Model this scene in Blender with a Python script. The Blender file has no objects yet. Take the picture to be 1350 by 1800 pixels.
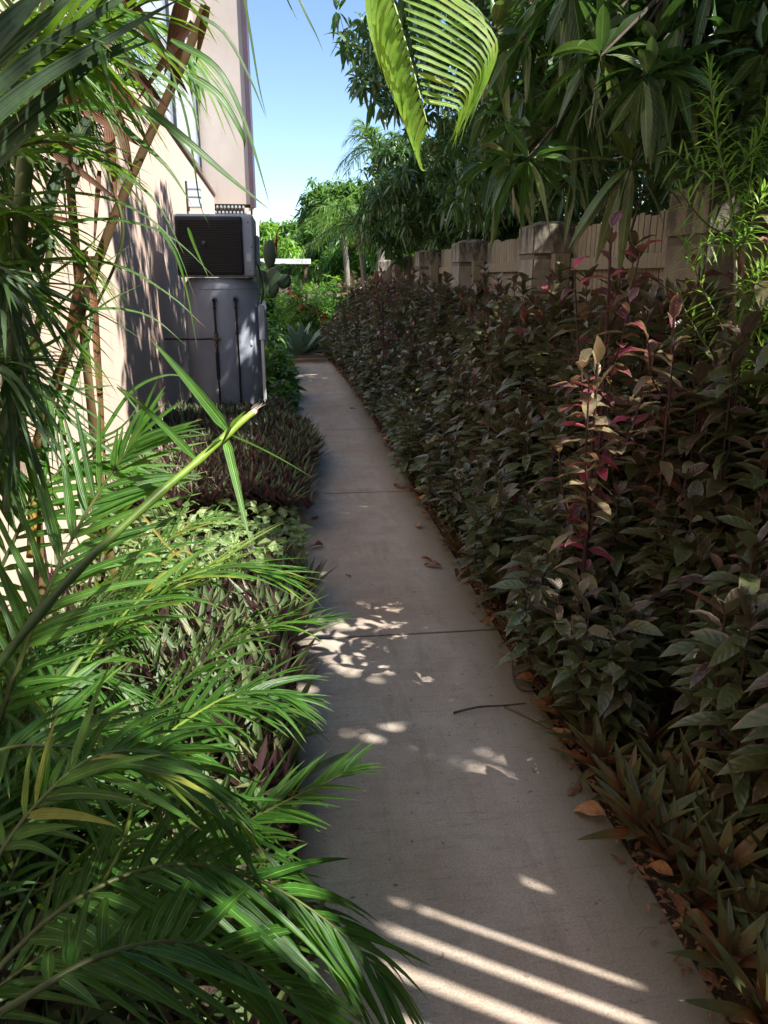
import bpy, bmesh, math, random
import numpy as np
from mathutils import Vector, Matrix

sc = bpy.context.scene
R_ = math.radians
rng = np.random.default_rng(11)
random.seed(5)

# ------------------------------------------------------------------ camera
EYE = 1.6
PITCH, YAW = 0.29621, 0.117
cam_d = bpy.data.cameras.new("camera")
cam = bpy.data.objects.new("camera", cam_d)
sc.collection.objects.link(cam)
sc.camera = cam
cam_d.sensor_fit = 'VERTICAL'
cam_d.sensor_height = 24.0
cam_d.lens = 18.0
cam_d.clip_start = 0.02
cam_d.clip_end = 2000
cam.location = (0, 0, EYE)
cam.rotation_euler = (math.pi / 2 - PITCH, 0, -YAW)

# ------------------------------------------------------------------ light
SUN_EL = R_(50)
SH = np.array([.855, -.52]); SH = SH / np.linalg.norm(SH)
SUN = np.array([SH[0] * math.cos(SUN_EL), SH[1] * math.cos(SUN_EL), math.sin(SUN_EL)])
w = bpy.data.worlds.new("World"); sc.world = w; w.use_nodes = True
nt = w.node_tree
bgn = nt.nodes['Background']
sky = nt.nodes.new('ShaderNodeTexSky'); sky.sky_type = 'NISHITA'
sky.sun_disc = False
sky.sun_elevation = SUN_EL
sky.sun_rotation = math.atan2(SUN[0], SUN[1])
sky.air_density = 0.85; sky.dust_density = 0.0; sky.ozone_density = 2.6
nt.links.new(sky.outputs[0], bgn.inputs[0])
bgn.inputs[1].default_value = 0.105
sl = bpy.data.lights.new("sun", 'SUN'); sl.energy = 5.0; sl.angle = R_(0.53)
sl.color = (1.0, 0.965, 0.90)
so = bpy.data.objects.new("sun", sl); sc.collection.objects.link(so)
so.rotation_euler = Vector(SUN).to_track_quat('Z', 'Y').to_euler()
so.location = (6, -4, 9)
sc.view_settings.view_transform = 'Standard'
sc.view_settings.look = 'None'
sc.view_settings.exposure = 1.25
sc.view_settings.gamma = 1.0
sc.render.engine = 'CYCLES'
sc.cycles.max_bounces = 8
sc.cycles.transmission_bounces = 6
sc.cycles.transparent_max_bounces = 6

# ------------------------------------------------------------------ helpers
COL = sc.collection
_cp, _sp, _cy, _sy = math.cos(PITCH), math.sin(PITCH), math.cos(YAW), math.sin(YAW)
CF = np.array([_sy * _cp, _cy * _cp, -_sp]); CR = np.array([_cy, -_sy, 0.0]); CU = np.cross(CR, CF)
def W(px, py, dep):
    """real point seen at photo position px,py at a distance dep in front of the eye"""
    d = CF + CR * (px - 675) / 1350. - CU * (py - 900) / 1350.
    return np.array([0, 0, EYE]) + d * dep
def G(px, py, z=0.0):
    d = CF + CR * (px - 675) / 1350. - CU * (py - 900) / 1350.
    return np.array([0, 0, EYE]) + d * ((z - EYE) / d[2])
def nrm(a):
    return a / np.maximum(np.linalg.norm(a, axis=-1, keepdims=True), 1e-9)

def tag(o, label=None, cat=None, group=None, kind=None):
    if label: o['label'] = label
    if cat: o['category'] = cat
    if group: o['group'] = group
    if kind: o['kind'] = kind
    return o
def empty(name, loc, label, cat, group=None, rz=0):
    o = bpy.data.objects.new(name, None); COL.objects.link(o)
    o.location = loc; o.rotation_euler = (0, 0, rz); o.empty_display_size = .1
    return tag(o, label, cat, group)
def link(name, me, parent=None, world=True):
    o = bpy.data.objects.new(name, me); COL.objects.link(o)
    if parent is not None:
        o.parent = parent
        if world: o.location = -Vector(parent.location) if parent.rotation_euler.z == 0 else (0, 0, 0)
    return o
def dup(root, loc, rz=0, sc_=1.0, label=None, tilt=(0, 0)):
    r = root.copy(); COL.objects.link(r)
    r.location = loc; r.rotation_euler = (tilt[0], tilt[1], rz)
    r.scale = (sc_, sc_, sc_) if not isinstance(sc_, tuple) else sc_
    if label: r['label'] = label
    for ch in list(root.children):
        c = ch.copy(); COL.objects.link(c); c.parent = r
    return r

# ---- materials
def new_mat(name):
    m = bpy.data.materials.new(name); m.use_nodes = True
    n = m.node_tree.nodes; l = m.node_tree.links
    return m, n, l, n['Principled BSDF']
def mixrgb(n, l, a, b, fac, mode='MIX'):
    x = n.new('ShaderNodeMix'); x.data_type = 'RGBA'; x.blend_type = mode
    for sock, v in ((x.inputs[0], fac), (x.inputs[6], a), (x.inputs[7], b)):
        if isinstance(v, (int, float)): sock.default_value = v
        elif isinstance(v, tuple): sock.default_value = (*v, 1) if len(v) == 3 else v
        else: l.new(v, sock)
    return x.outputs[2]
def noise(n, l, scale, detail=4, rough=.6, vec=None, dist=0):
    t = n.new('ShaderNodeTexNoise'); t.inputs['Scale'].default_value = scale
    t.inputs['Detail'].default_value = detail; t.inputs['Roughness'].default_value = rough
    t.inputs['Distortion'].default_value = dist
    if vec is not None: l.new(vec, t.inputs['Vector'])
    return t.outputs[0]
def ramp(n, l, fac, stops):
    r = n.new('ShaderNodeValToRGB'); e = r.color_ramp.elements
    while len(e) < len(stops): e.new(.5)
    for i, (p, c) in enumerate(stops):
        e[i].position = p
        e[i].color = (*c, 1) if isinstance(c, tuple) else (c, c, c, 1)
    l.new(fac, r.inputs[0]); return r.outputs[0]
def mth(n, l, op, a, b=None):
    x = n.new('ShaderNodeMath'); x.operation = op
    for i, v in enumerate((a, b)):
        if v is None: continue
        if isinstance(v, (int, float)): x.inputs[i].default_value = v
        else: l.new(v, x.inputs[i])
    return x.outputs[0]
def objcoord(n, scale=None, l=None):
    t = n.new('ShaderNodeTexCoord')
    if scale is None: return t.outputs['Object']
    m = n.new('ShaderNodeMapping'); m.inputs['Scale'].default_value = scale
    l.new(t.outputs['Object'], m.inputs[0]); return m.outputs[0]
def bump(n, l, h, strength, dist=.01):
    b = n.new('ShaderNodeBump'); b.inputs['Strength'].default_value = strength
    b.inputs['Distance'].default_value = dist; l.new(h, b.inputs['Height']); return b.outputs[0]

def leaf_mat(name, stops, trans=(.25, .5, .08), tfac=.35, rough=.42, back=None, rib=(.5, .55, .25), ribw=.05,
             veins=0, edge=None, blotch=None, ribs_long=0, spec=.5, basecol=None, tip=None):
    m, n, l, p = new_mat(name)
    at = n.new('ShaderNodeAttribute'); at.attribute_name = 'tint'
    col = ramp(n, l, at.outputs['Fac'], stops)
    co = n.new('ShaderNodeTexCoord')
    nz = noise(n, l, 26, 3, .6, co.outputs['Object'])
    col = mixrgb(n, l, col, mixrgb(n, l, col, (1.55, 1.5, 1.3), 1.0, 'MULTIPLY'), ramp(n, l, nz, [(.42, 0.), (.68, 1.)]))
    uv = n.new('ShaderNodeUVMap'); uv.uv_map = 'UVMap'
    sp = n.new('ShaderNodeSeparateXYZ'); l.new(uv.outputs[0], sp.inputs[0])
    du = mth(n, l, 'ABSOLUTE', mth(n, l, 'SUBTRACT', sp.outputs[0], .5))
    h = None
    if blotch:
        nb = noise(n, l, blotch[1], 4, .7, co.outputs['Object'])
        col = mixrgb(n, l, col, blotch[0], ramp(n, l, nb, [(blotch[2], 0.), (blotch[2] + .06, 1.)]))
    if tip:
        tn_ = noise(n, l, 9, 2, .5, co.outputs['Object'])
        tf = ramp(n, l, mth(n, l, 'ADD', sp.outputs[1], mth(n, l, 'MULTIPLY', tn_, .22)), [(1.0, 0.), (1.06, 1.)])
        tf = ramp(n, l, mth(n, l, 'MULTIPLY', mth(n, l, 'ADD', sp.outputs[1], mth(n, l, 'MULTIPLY', tn_, .22)), .8), [(.82, 0.), (.87, 1.)])
        col = mixrgb(n, l, col, tip, tf)
        nb2 = noise(n, l, 75, 2, .5, co.outputs['Object'])
        col = mixrgb(n, l, col, (.20, .15, .05), ramp(n, l, nb2, [(.70, 0.), (.74, .6)]))
    if basecol:
        bf = mth(n, l, 'MULTIPLY', ramp(n, l, sp.outputs[1], [(.05, 1.), (.65, 0.)]), ramp(n, l, at.outputs['Fac'], [(.2, .25), (.9, 1.)]))
        col = mixrgb(n, l, col, basecol, bf)
    if edge:
        ne = noise(n, l, 40, 2, .5, co.outputs['Object'])
        f = mth(n, l, 'MULTIPLY', ramp(n, l, du, [(.30, 0.), (.46, 1.)]), ramp(n, l, ne, [(.4, 0.), (.6, 1.)]))
        col = mixrgb(n, l, col, edge, f)
    if veins:
        a = mth(n, l, 'MULTIPLY', mth(n, l, 'SUBTRACT', sp.outputs[1], mth(n, l, 'MULTIPLY', du, .35)), veins)
        s = mth(n, l, 'SINE', a)
        vf = ramp(n, l, s, [(.80, 0.), (.98, .45)])
        col = mixrgb(n, l, col, mixrgb(n, l, col, rib, .6), vf)
        h = mth(n, l, 'SINE', a)
    if ribs_long:
        h = mth(n, l, 'SINE', mth(n, l, 'MULTIPLY', sp.outputs[0], ribs_long))
        col = mixrgb(n, l, col, mixrgb(n, l, col, (1.25, 1.22, 1.1), 1., 'MULTIPLY'), ramp(n, l, h, [(.3, 0.), (.95, 1.)]))
    if ribw:
        rf = ramp(n, l, du, [(ribw * .5, 1.), (ribw, 0.)])
        col = mixrgb(n, l, col, mixrgb(n, l, col, rib, .65), rf)
    if back:
        g = n.new('ShaderNodeNewGeometry')
        col = mixrgb(n, l, col, back, g.outputs['Backfacing'])
    l.new(col, p.inputs['Base Color'])
    p.inputs['Specular IOR Level'].default_value = spec
    rr = noise(n, l, 60, 2, .5, co.outputs['Object'])
    mr = n.new('ShaderNodeMapRange'); l.new(rr, mr.inputs[0])
    mr.inputs[3].default_value = rough - .12; mr.inputs[4].default_value = rough + .15
    l.new(mr.outputs[0], p.inputs['Roughness'])
    if h is not None:
        nb_ = bump(n, l, h, .35, .0012); l.new(nb_, p.inputs['Normal'])
    tr = n.new('ShaderNodeBsdfTranslucent')
    tc = mixrgb(n, l, mixrgb(n, l, col, trans, .55), (2., 2., 2.), 1.0, 'MULTIPLY') if False else mixrgb(n, l, col, trans, .6)
    l.new(tc, tr.inputs[0])
    mx = n.new('ShaderNodeMixShader'); mx.inputs[0].default_value = tfac
    l.new(p.outputs[0], mx.inputs[1]); l.new(tr.outputs[0], mx.inputs[2])
    l.new(mx.outputs[0], n['Material Output'].inputs[0])
    return m

def solid(name, c, rough=.6, var=.25, scale=8, metal=0, bmp=0, spec=.5, c2=None):
    m, n, l, p = new_mat(name)
    co = objcoord(n)
    nz = noise(n, l, scale, 6, .65, co)
    c2 = c2 or tuple(x * (1 - var) for x in c)
    col = mixrgb(n, l, c2, c, ramp(n, l, nz, [(.35, 0.), (.65, 1.)]))
    l.new(col, p.inputs['Base Color'])
    p.inputs['Roughness'].default_value = rough; p.inputs['Metallic'].default_value = metal
    p.inputs['Specular IOR Level'].default_value = spec
    if bmp:
        l.new(bump(n, l, noise(n, l, scale * 12, 4, .7, co), bmp, .005), p.inputs['Normal'])
    return m

# ---- mesh accumulator (all quads)
class Acc:
    def __init__(s): s.v = []; s.f = []; s.uv = []; s.t = []; s.m = []; s.n = 0
    def add(s, V, F, UV, T, mat=0):
        s.v.append(V.astype(np.float32)); s.f.append((F + s.n).astype(np.int32)); s.uv.append(UV.astype(np.float32))
        s.t.append(T.astype(np.float32)); s.m.append(np.full(len(F), mat, np.int32)); s.n += len(V)
    def build(s, name, mats, parent=None, smooth=True):
        V = np.concatenate(s.v); F = np.concatenate(s.f); UV = np.concatenate(s.uv); T = np.concatenate(s.t); M = np.concatenate(s.m)
        me = bpy.data.meshes.new(name)
        me.vertices.add(len(V)); me.vertices.foreach_set('co', V.ravel())
        me.loops.add(F.size); me.loops.foreach_set('vertex_index', F.ravel())
        me.polygons.add(len(F)); me.polygons.foreach_set('loop_start', np.arange(0, F.size, 4, dtype=np.int32))
        me.polygons.foreach_set('material_index', M)
        me.polygons.foreach_set('use_smooth', np.full(len(F), smooth))
        me.update(calc_edges=True)
        u = me.uv_layers.new(name='UVMap'); u.data.foreach_set('uv', UV[F.ravel()].ravel())
        a = me.attributes.new('tint', 'FLOAT', 'POINT'); a.data.foreach_set('value', T)
        for m in mats: me.materials.append(m)
        return link(name, me, parent)
def A(x): return np.asarray(x, dtype=float)
def leaves(acc, P, D, N, L, Wd, droop=.2, seg=4, prof='lance', fold=.25, tint=None, mat=0, wave=0, curl=0, cull=None):
    P = np.atleast_2d(A(P)); n = len(P)
    D = nrm(np.broadcast_to(A(D), (n, 3))); N = np.broadcast_to(A(N), (n, 3))
    L = np.broadcast_to(A(L), (n,)); Wd = np.broadcast_to(A(Wd), (n,)); droop = np.broadcast_to(A(droop), (n,))
    s = np.linspace(0, 1, seg + 1)
    if prof == 'lance': w_ = np.sin(np.pi * np.clip(s, 0, 1) ** .75) ** .9 + .04 * (1 - s)
    elif prof == 'oval': w_ = np.sin(np.pi * s ** .85) ** .75 + .05 * (1 - s)
    elif prof == 'blade': w_ = np.minimum(1, .35 + s / .18) * (1 - s ** 1.6) ** .8
    elif prof == 'sword': w_ = np.minimum(1, .75 + s) * (1 - s ** 2.2)
    elif prof == 'heart': w_ = np.minimum(1, (s / .12) ** .5) * (1 - s) ** .7 * 1.05
    w_ = np.maximum(w_, .0)
    z = np.array([0, 0, 1.])
    C = P[:, None] + D[:, None] * (L[:, None, None] * s[None, :, None]) - z * (droop * L)[:, None, None] * (s ** 2)[None, :, None]
    T = nrm(D[:, None] - z * (2 * droop[:, None, None] * s[None, :, None]))
    if curl:
        C = C + nrm(N)[:, None] * (curl * L)[:, None, None] * (s ** 2)[None, :, None] if not np.isscalar(curl) else C + nrm(N)[:, None] * (curl * L[:, None, None]) * (s ** 2)[None, :, None]
    B = nrm(np.cross(T, np.broadcast_to(N[:, None], T.shape)))
    NN = np.cross(B, T)
    hw = (Wd[:, None] * w_[None] / 2)[..., None]
    wv = 0
    if wave:
        ph = rng.uniform(0, 6.28, n)
        wv = (np.sin(s[None] * 9 + ph[:, None]) * wave)[..., None] * hw
    Lf = C - B * hw + NN * (fold * hw + wv); Rt = C + B * hw + NN * (fold * hw - wv)
    V = np.stack([Lf, C, Rt], 2).reshape(-1, 3)
    if cull is not None:
        kp = cull(V.reshape(n, -1, 3)); V = V.reshape(n, -1, 3)[kp].reshape(-1, 3)
        if tint is not None: tint = np.broadcast_to(A(tint), (n,))[kp]
        n = int(kp.sum())
    k = 3 * (seg + 1)
    q = []
    for r in range(seg):
        a = 3 * r
        q += [[a, a + 1, a + 4, a + 3], [a + 1, a + 2, a + 5, a + 4]]
    F = (np.array(q)[None] + (np.arange(n) * k)[:, None, None]).reshape(-1, 4)
    uv = np.stack(np.meshgrid([0, .5, 1.], s, indexing='xy'), -1).reshape(-1, 2)
    UV = np.tile(uv, (n, 1))
    if tint is None: tint = rng.uniform(0, 1, n)
    T_ = np.repeat(np.broadcast_to(A(tint), (n,)), k)
    acc.add(V, F, UV, T_, mat)
def catmull(pts, n):
    P = [A(p) for p in pts]
    P = [2 * P[0] - P[1]] + P + [2 * P[-1] - P[-2]]
    out = []
    segs = len(P) - 3
    for i in np.linspace(0, segs - 1e-6, n):
        k = int(i); t = i - k
        a, b, c, d = P[k:k + 4]
        out.append(.5 * ((2 * b) + (c - a) * t + (2 * a - 5 * b + 4 * c - d) * t * t + (3 * b - a - 3 * c + d) * t ** 3))
    return np.array(out)
def tube(acc, pts, r0, r1=None, sides=6, mat=0, tint=.5, n=None, radii=None):
    pts = catmull(pts, n) if n else A(pts)
    r1 = r0 if r1 is None else r1
    m = len(pts)
    T = nrm(np.gradient(pts, axis=0))
    ref = np.array([0, 0, 1.]) if abs(T[0][2]) < .9 else np.array([1., 0, 0])
    rad = np.linspace(r0, r1, m) if radii is None else A(radii)
    Bx = nrm(np.cross(T, ref)); By = np.cross(Bx, T)
    an = np.arange(sides) / sides * 2 * np.pi
    V = (pts[:, None] + rad[:, None, None] * (Bx[:, None] * np.cos(an)[None, :, None] + By[:, None] * np.sin(an)[None, :, None])).reshape(-1, 3)
    F = [[i * sides + j, i * sides + (j + 1) % sides, (i + 1) * sides + (j + 1) % sides, (i + 1) * sides + j] for i in range(m - 1) for j in range(sides)]
    # caps
    F = np.array(F)[:, ::-1]
    uv = np.zeros((len(V), 2)); uv[:, 0] = .25; uv[:, 1] = np.repeat(np.linspace(0, 1, m), sides)
    acc.add(V, F, uv, np.full(len(V), tint), mat)
    c = np.vstack([pts[0], V[:sides], pts[-1], V[-sides:]])
    FF = [[0, 1 + j, 1 + (j + 1) % sides, 1 + (j + 1) % sides] for j in range(0)]
def boxes(name, lst, mats, parent=None, bev=.004, world=True):
    """lst of (x0,x1,y0,y1,z0,z1[,mat])"""
    bm = bmesh.new()
    for b in lst:
        r = bmesh.ops.create_cube(bm, size=1)
        for v in r['verts']:
            v.co = Vector(((b[0] + b[1]) / 2 + v.co.x * (b[1] - b[0]), (b[2] + b[3]) / 2 + v.co.y * (b[3] - b[2]), (b[4] + b[5]) / 2 + v.co.z * (b[5] - b[4])))
        if len(b) > 6:
            for f in {f for v in r['verts'] for f in v.link_faces}: f.material_index = b[6]
    if bev:
        bmesh.ops.bevel(bm, geom=list(bm.edges), offset=bev, segments=1, affect='EDGES')
    me = bpy.data.meshes.new(name); bm.to_mesh(me); bm.free()
    for m in (mats if isinstance(mats, list) else [mats]): me.materials.append(m)
    return link(name, me, parent, world)
def lathe(name, prof, mats, parent, seg=32, cx=0, cy=0, sy=1.0):
    acc = Acc()
    an = np.arange(seg) / seg * 2 * np.pi
    V = np.array([[cx + r * math.cos(a), cy + sy * r * math.sin(a), z] for (r, z) in prof for a in an])
    F = np.array([[i * seg + j, i * seg + (j + 1) % seg, (i + 1) * seg + (j + 1) % seg, (i + 1) * seg + j] for i in range(len(prof) - 1) for j in range(seg)])
    acc.add(V, F, np.zeros((len(V), 2)), np.full(len(V), .5))
    return acc.build(name, mats, parent)

# ------------------------------------------------------------------ setting: ground and path
def soil_mat():
    m, n, l, p = new_mat("soil")
    co = objcoord(n)
    a = noise(n, l, 14, 8, .75, co); b = noise(n, l, 70, 4, .7, co)
    c = ramp(n, l, a, [(.3, (.03, .02, .013)), (.5, (.06, .04, .025)), (.7, (.11, .075, .045))])
    c = mixrgb(n, l, c, (.16, .10, .055), ramp(n, l, b, [(.58, 0.), (.7, .8)]))
    l.new(c, p.inputs['Base Color']); p.inputs['Roughness'].default_value = .95
    l.new(bump(n, l, b, .9, .03), p.inputs['Normal'])
    return m
def sheet(name, xs, ys, zf, mat):
    V = [(x, y, zf(x, y)) for y in ys for x in xs]; nx = len(xs)
    F = [(j * nx + i, j * nx + i + 1, (j + 1) * nx + i + 1, (j + 1) * nx + i) for j in range(len(ys) - 1) for i in range(nx - 1)]
    me = bpy.data.meshes.new(name); me.from_pydata(V, [], F); me.materials.append(mat)
    for p in me.polygons: p.use_smooth = True
    o = link(name, me); return o
xs = [-600, -100, -30, -10] + list(np.linspace(-5, 8, 66)) + [15, 40, 120, 600]
ys = [-300, -50, -10] + list(np.linspace(-4, 22, 131)) + [30, 60, 150, 400, 1200]
def gz(x, y):
    if -.12 < x < .98 and -4 < y < 17: return -.045
    if -5 < x < 8 and -4 < y < 22: return .012 * math.sin(x * 9.1 + y * 3.3) * math.sin(y * 7.7 - x * 2) - .008
    return -.02
tag(sheet("ground", xs, ys, gz, soil_mat()), kind='structure')

def concrete_mat():
    m, n, l, p = new_mat("brushed_concrete")
    co = objcoord(n)
    big = noise(n, l, .8, 4, .6, co)
    mid = noise(n, l, 4.5, 6, .7, co)
    fine = noise(n, l, 160, 3, .7, co)
    st = noise(n, l, 1, 5, .65, objcoord(n, (14, 2.2, 1), l))
    cross = noise(n, l, 1, 4, .7, objcoord(n, (7, 48, 1), l))
    c = ramp(n, l, mid, [(.25, (.37, .31, .25)), (.5, (.49, .425, .355)), (.75, (.57, .505, .43))])
    c = mixrgb(n, l, c, (.40, .285, .20), ramp(n, l, big, [(.40, 0.), (.66, .75)]))
    c = mixrgb(n, l, c, (.20, .16, .125), ramp(n, l, st, [(.52, 0.), (.76, .42)]))
    c = mixrgb(n, l, c, (.14, .11, .09), ramp(n, l, cross, [(.54, 0.), (.78, .5)]))
    sk = noise(n, l, 34, 3, .6, co)
    c = mixrgb(n, l, c, (.07, .05, .04), ramp(n, l, sk, [(.66, 0.), (.76, .8)]))
    c = mixrgb(n, l, c, mixrgb(n, l, c, (.72, .70, .68), 1., 'MULTIPLY'), ramp(n, l, fine, [(.35, 1.), (.6, 0.)]))
    # pale scratches along the path
    sc1 = noise(n, l, 1, 2, .5, objcoord(n, (60, 1.1, 1), l))
    c = mixrgb(n, l, c, (.55, .50, .44), ramp(n, l, sc1, [(.66, 0.), (.74, .24)]))
    # dirty damp band by the hedge side and the bed side
    sx = n.new('ShaderNodeSeparateXYZ'); l.new(co, sx.inputs[0])
    ed = mth(n, l, 'ADD', sx.outputs[0], mth(n, l, 'MULTIPLY', mid, .16))
    c = mixrgb(n, l, c, (.11, .095, .05), ramp(n, l, ed, [(.74, 0.), (.97, .85)]))
    c = mixrgb(n, l, c, (.12, .10, .07), ramp(n, l, ed, [(.05, .7), (.16, 0.)]))
    l.new(c, p.inputs['Base Color']); p.inputs['Roughness'].default_value = .85
    l.new(bump(n, l, mth(n, l, 'ADD', fine, cross), .35, .003), p.inputs['Normal'])
    return m
def pathx(y):
    """left and right edge of the path"""
    k = max(0., y - 8.0)
    return -.03 - .0012 * k * k - .004 * k, .92 - .0035 * k * k * .9
joints = [-2.0, .77, 3.22, 5.70, 8.29, 10.9, 13.5, 16.1]
V = []; F = []
for a, b in zip(joints[:-1], joints[1:]):
    ys_ = np.linspace(a + .009, b - .009, 12)
    base = len(V)
    for y in ys_:
        x0, x1 = pathx(y)
        for (x, z) in ((x0, -.06), (x0, -.004), (x0 + .006, .0), (x1 - .006, .0), (x1, -.004), (x1, -.06)): V.append((x, y, z + .012))
    for i in range(len(ys_) - 1):
        for j in range(5):
            q = base + i * 6 + j
            F.append((q, q + 1, q + 7, q + 6)[::-1])
    F.append(tuple(base + j for j in range(6))); F.append(tuple(base + (len(ys_) - 1) * 6 + j for j in range(6))[::-1])
me = bpy.data.meshes.new("path"); me.from_pydata(V, [], F); me.materials.append(concrete_mat())
bm = bmesh.new(); bm.from_mesh(me); bmesh.ops.recalc_face_normals(bm, faces=bm.faces); bm.to_mesh(me); bm.free()
tag(link("path", me), kind='structure')

# ------------------------------------------------------------------ house on the left
def wallx(y): return -1.17 - .0244 * y
WR = -.0244
def stucco(name, c, stain=(.35, .24, .17)):
    m, n, l, p = new_mat(name)
    co = objcoord(n)
    a = noise(n, l, 1.3, 5, .6, co); b = noise(n, l, 1, 5, .7, objcoord(n, (6, 6, .8), l)); f = noise(n, l, 220, 3, .7, co)
    col = mixrgb(n, l, tuple(x * .88 for x in c), c, ramp(n, l, a, [(.35, 0.), (.65, 1.)]))
    col = mixrgb(n, l, col, stain, ramp(n, l, b, [(.55, 0.), (.80, .45)]))
    l.new(col, p.inputs['Base Color']); p.inputs['Roughness'].default_value = .9
    l.new(bump(n, l, f, .25, .003), p.inputs['Normal'])
    return m
M_wall = stucco("pink_render", (.71, .52, .425))
M_tower = stucco("beige_render", (.46, .385, .33))
M_brown = solid("brown_trim", (.20, .115, .08), .6)
M_dark = solid("dark_frame", (.03, .03, .035), .4)
M_white = solid("white_paint", (.80, .80, .78), .5, .1)
M_cream = solid("cream_panel", (.55, .50, .42), .6, .1)
M_slate = solid("dark_block", (.045, .05, .055), .6)
def glass_mat():
    m, n, l, p = new_mat("window_glass")
    p.inputs['Base Color'].default_value = (.60, .70, .84, 1); p.inputs['Roughness'].default_value = .22  # opaque pale blue base stands in for sky reflected in the panes
    p.inputs['Metallic'].default_value = .0; p.inputs['Specular IOR Level'].default_value = 1.0
    p.inputs['Coat Weight'].default_value = .6
    return m
M_glass = glass_mat()
house = empty("house", (wallx(0), 0, 0), "pink rendered house left of the path with upper windows and beige bay", "house")
house.rotation_euler = (0, 0, math.atan(-WR))
HL = 19.0
boxes("wall", [(-.25, 0, -9, HL, -.1, 3.36)], M_wall, house, 0)
# sloping brown coping on the wall
boxes("coping", [(-.27, .035, -9, HL, 3.362, 3.43)], M_brown, house, .006)
boxes("upper_wall", [(-.45, -.22, -9, 4.2, 3.432, 7.2), (-.45, -.22, 4.2, HL, 6.3, 7.2)], M_tower, house, 0)
for i in range(3):
    y0 = 4.22 + i * 4.92; y1 = y0 + 4.90
    wn = boxes("window", [(-.30, -.22, y0, y0 + .06, 3.432, 6.298), (-.30, -.22, y1 - .06, y1, 3.432, 6.298),
                     (-.30, -.22, y0 + .06, y1 - .06, 3.432, 3.49), (-.30, -.22, y0 + .06, y1 - .06, 6.24, 6.298)], M_dark, house, 0)
    g = boxes("pane", [(-.275, -.262, y0 + .062, y1 - .062, 3.492, 6.238)], M_glass, wn, 0)
    g.location = (0, 0, 0)
# bay at the far end
boxes("bay", [(-.7, .80, HL + .01, HL + 3.2, 3.20, 9.4)], M_tower, house, 0)
boxes("bay_fascia", [(.802, .90, HL - .05, HL + 3.2, 3.12, 9.5)], solid("plum_fascia", (.07, .04, .055), .5), house, .004)
boxes("lower_wall", [(-.7, .60, HL + .05, HL + 3.2, -.1, 3.2)], M_slate, house, 0)
def scale_screen():
    bm = bmesh.new()
    for r in range(9):
        for c in range(9):
            x = -.02 + c * .083 + (.04 if r % 2 else 0)
            z = 3.12 - r * .115
            mt = Matrix.Translation((x, HL + .0, z)) @ Matrix.Scale(.75, 4, (1, 0, 0)) @ Matrix.Rotation(R_(62), 4, 'X')
            bmesh.ops.create_cone(bm, cap_ends=True, segments=8, radius1=.05, radius2=.035, depth=.09, matrix=mt)
    me = bpy.data.meshes.new("block_screen"); bm.to_mesh(me); bm.free(); me.materials.append(solid("block_grey", (.25, .25, .24), .7, .5))
    return link("block_screen", me, house, False)
scale_screen()
boxes("corner_post", [(.66, .80, HL - .02, HL + .14, 1.9, 3.118), ], M_cream, house, .005)
boxes("downpipe", [(.84, .97, HL - .02, HL + .1, 2.1, 3.118)], M_white, house, .02)
for o in house.children: o.location = (0, 0, 0)

# wall lamp
lp = W(340, 345, 11.35)
lx = wallx(lp[1])
lamp = empty("wall_lamp", (lx, lp[1], 2.78), "louvred up and down wall lamp on the pink house wall above the heat pump", "wall lamp")
def loc_boxes(name, lst, mat, par, bev=.003):
    o = boxes(name, lst, mat, par, bev); o.location = (0, 0, 0); return o
loc_boxes("back_plate", [(.003, .03, -.09, .09, -.23, .17)], M_dark, lamp)
loc_boxes("lamp_shade", [(.03, .21, -.10, .10, .058, .18), (.03, .21, -.10, .10, -.05, .042), (.03, .21, -.10, .10, -.19, -.066)], solid("opal_shade", (.52, .60, .68), .3, .02), lamp, .01)
M_louv = solid('louvre_grey', (.22, .24, .26), .5)
loc_boxes("louvre", [(.03, .205, -.097, .097, .044, .056)], M_louv, lamp, .002)
loc_boxes("louvre", [(.03, .205, -.097, .097, -.064, -.052)], M_louv, lamp, .002)

# ------------------------------------------------------------------ heat pump water heater
HX, HY, HD = -.735, 8.85, .40
M_tank = solid("grey_tank_paint", (.33, .36, .42), .38, .12, 3)
M_grille = solid("black_grille", (.008, .009, .011), .55, .2)
M_copper = solid("tarnished_copper", (.055, .038, .034), .45, .4, 20, .5)
M_brass = solid("dull_brass", (.22, .19, .14), .4, .3, 30, .6)
hp = empty("water_heater", (HX, HY, 0), "tall grey heat pump water heater with black louvred fan unit on top", "water heater")
boxes("base_slab", [(-.45, .45, -.42, .42, .0, .10)], solid("slab_concrete", (.3, .28, .26), .9), hp, .006).location = (0, 0, 0)
o = lathe("tank", [(.0, .10), (HD - .01, .10), (HD, .115), (HD, 1.50), (HD - .012, 1.535), (HD - .05, 1.585), (HD - .06, 1.60), (.0, 1.60)], [M_tank], hp, 48)
o.location = (0, 0, 0)
def rbox(name, x0, x1, y0, y1, z0, z1, r, mat, par, seg=5):
    bm = bmesh.new(); bmesh.ops.create_cube(bm, size=1)
    for v in bm.verts: v.co = Vector(((x0 + x1) / 2 + v.co.x * (x1 - x0), (y0 + y1) / 2 + v.co.y * (y1 - y0), (z0 + z1) / 2 + v.co.z * (z1 - z0)))
    bmesh.ops.bevel(bm, geom=list(bm.edges), offset=r, segments=seg, affect='EDGES', profile=.5)
    me = bpy.data.meshes.new(name); bm.to_mesh(me); bm.free(); me.materials.append(mat)
    for p in me.polygons: p.use_smooth = True
    o = link(name, me, par); o.location = (0, 0, 0); return o
rbox("fan_housing", -.415, .385, -.38, .36, 1.605, 2.22, .035, M_tank, hp)
gr = rbox("grille", -.40, .27, -.415, -.372, 1.625, 2.195, .02, M_grille, hp)
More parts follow.
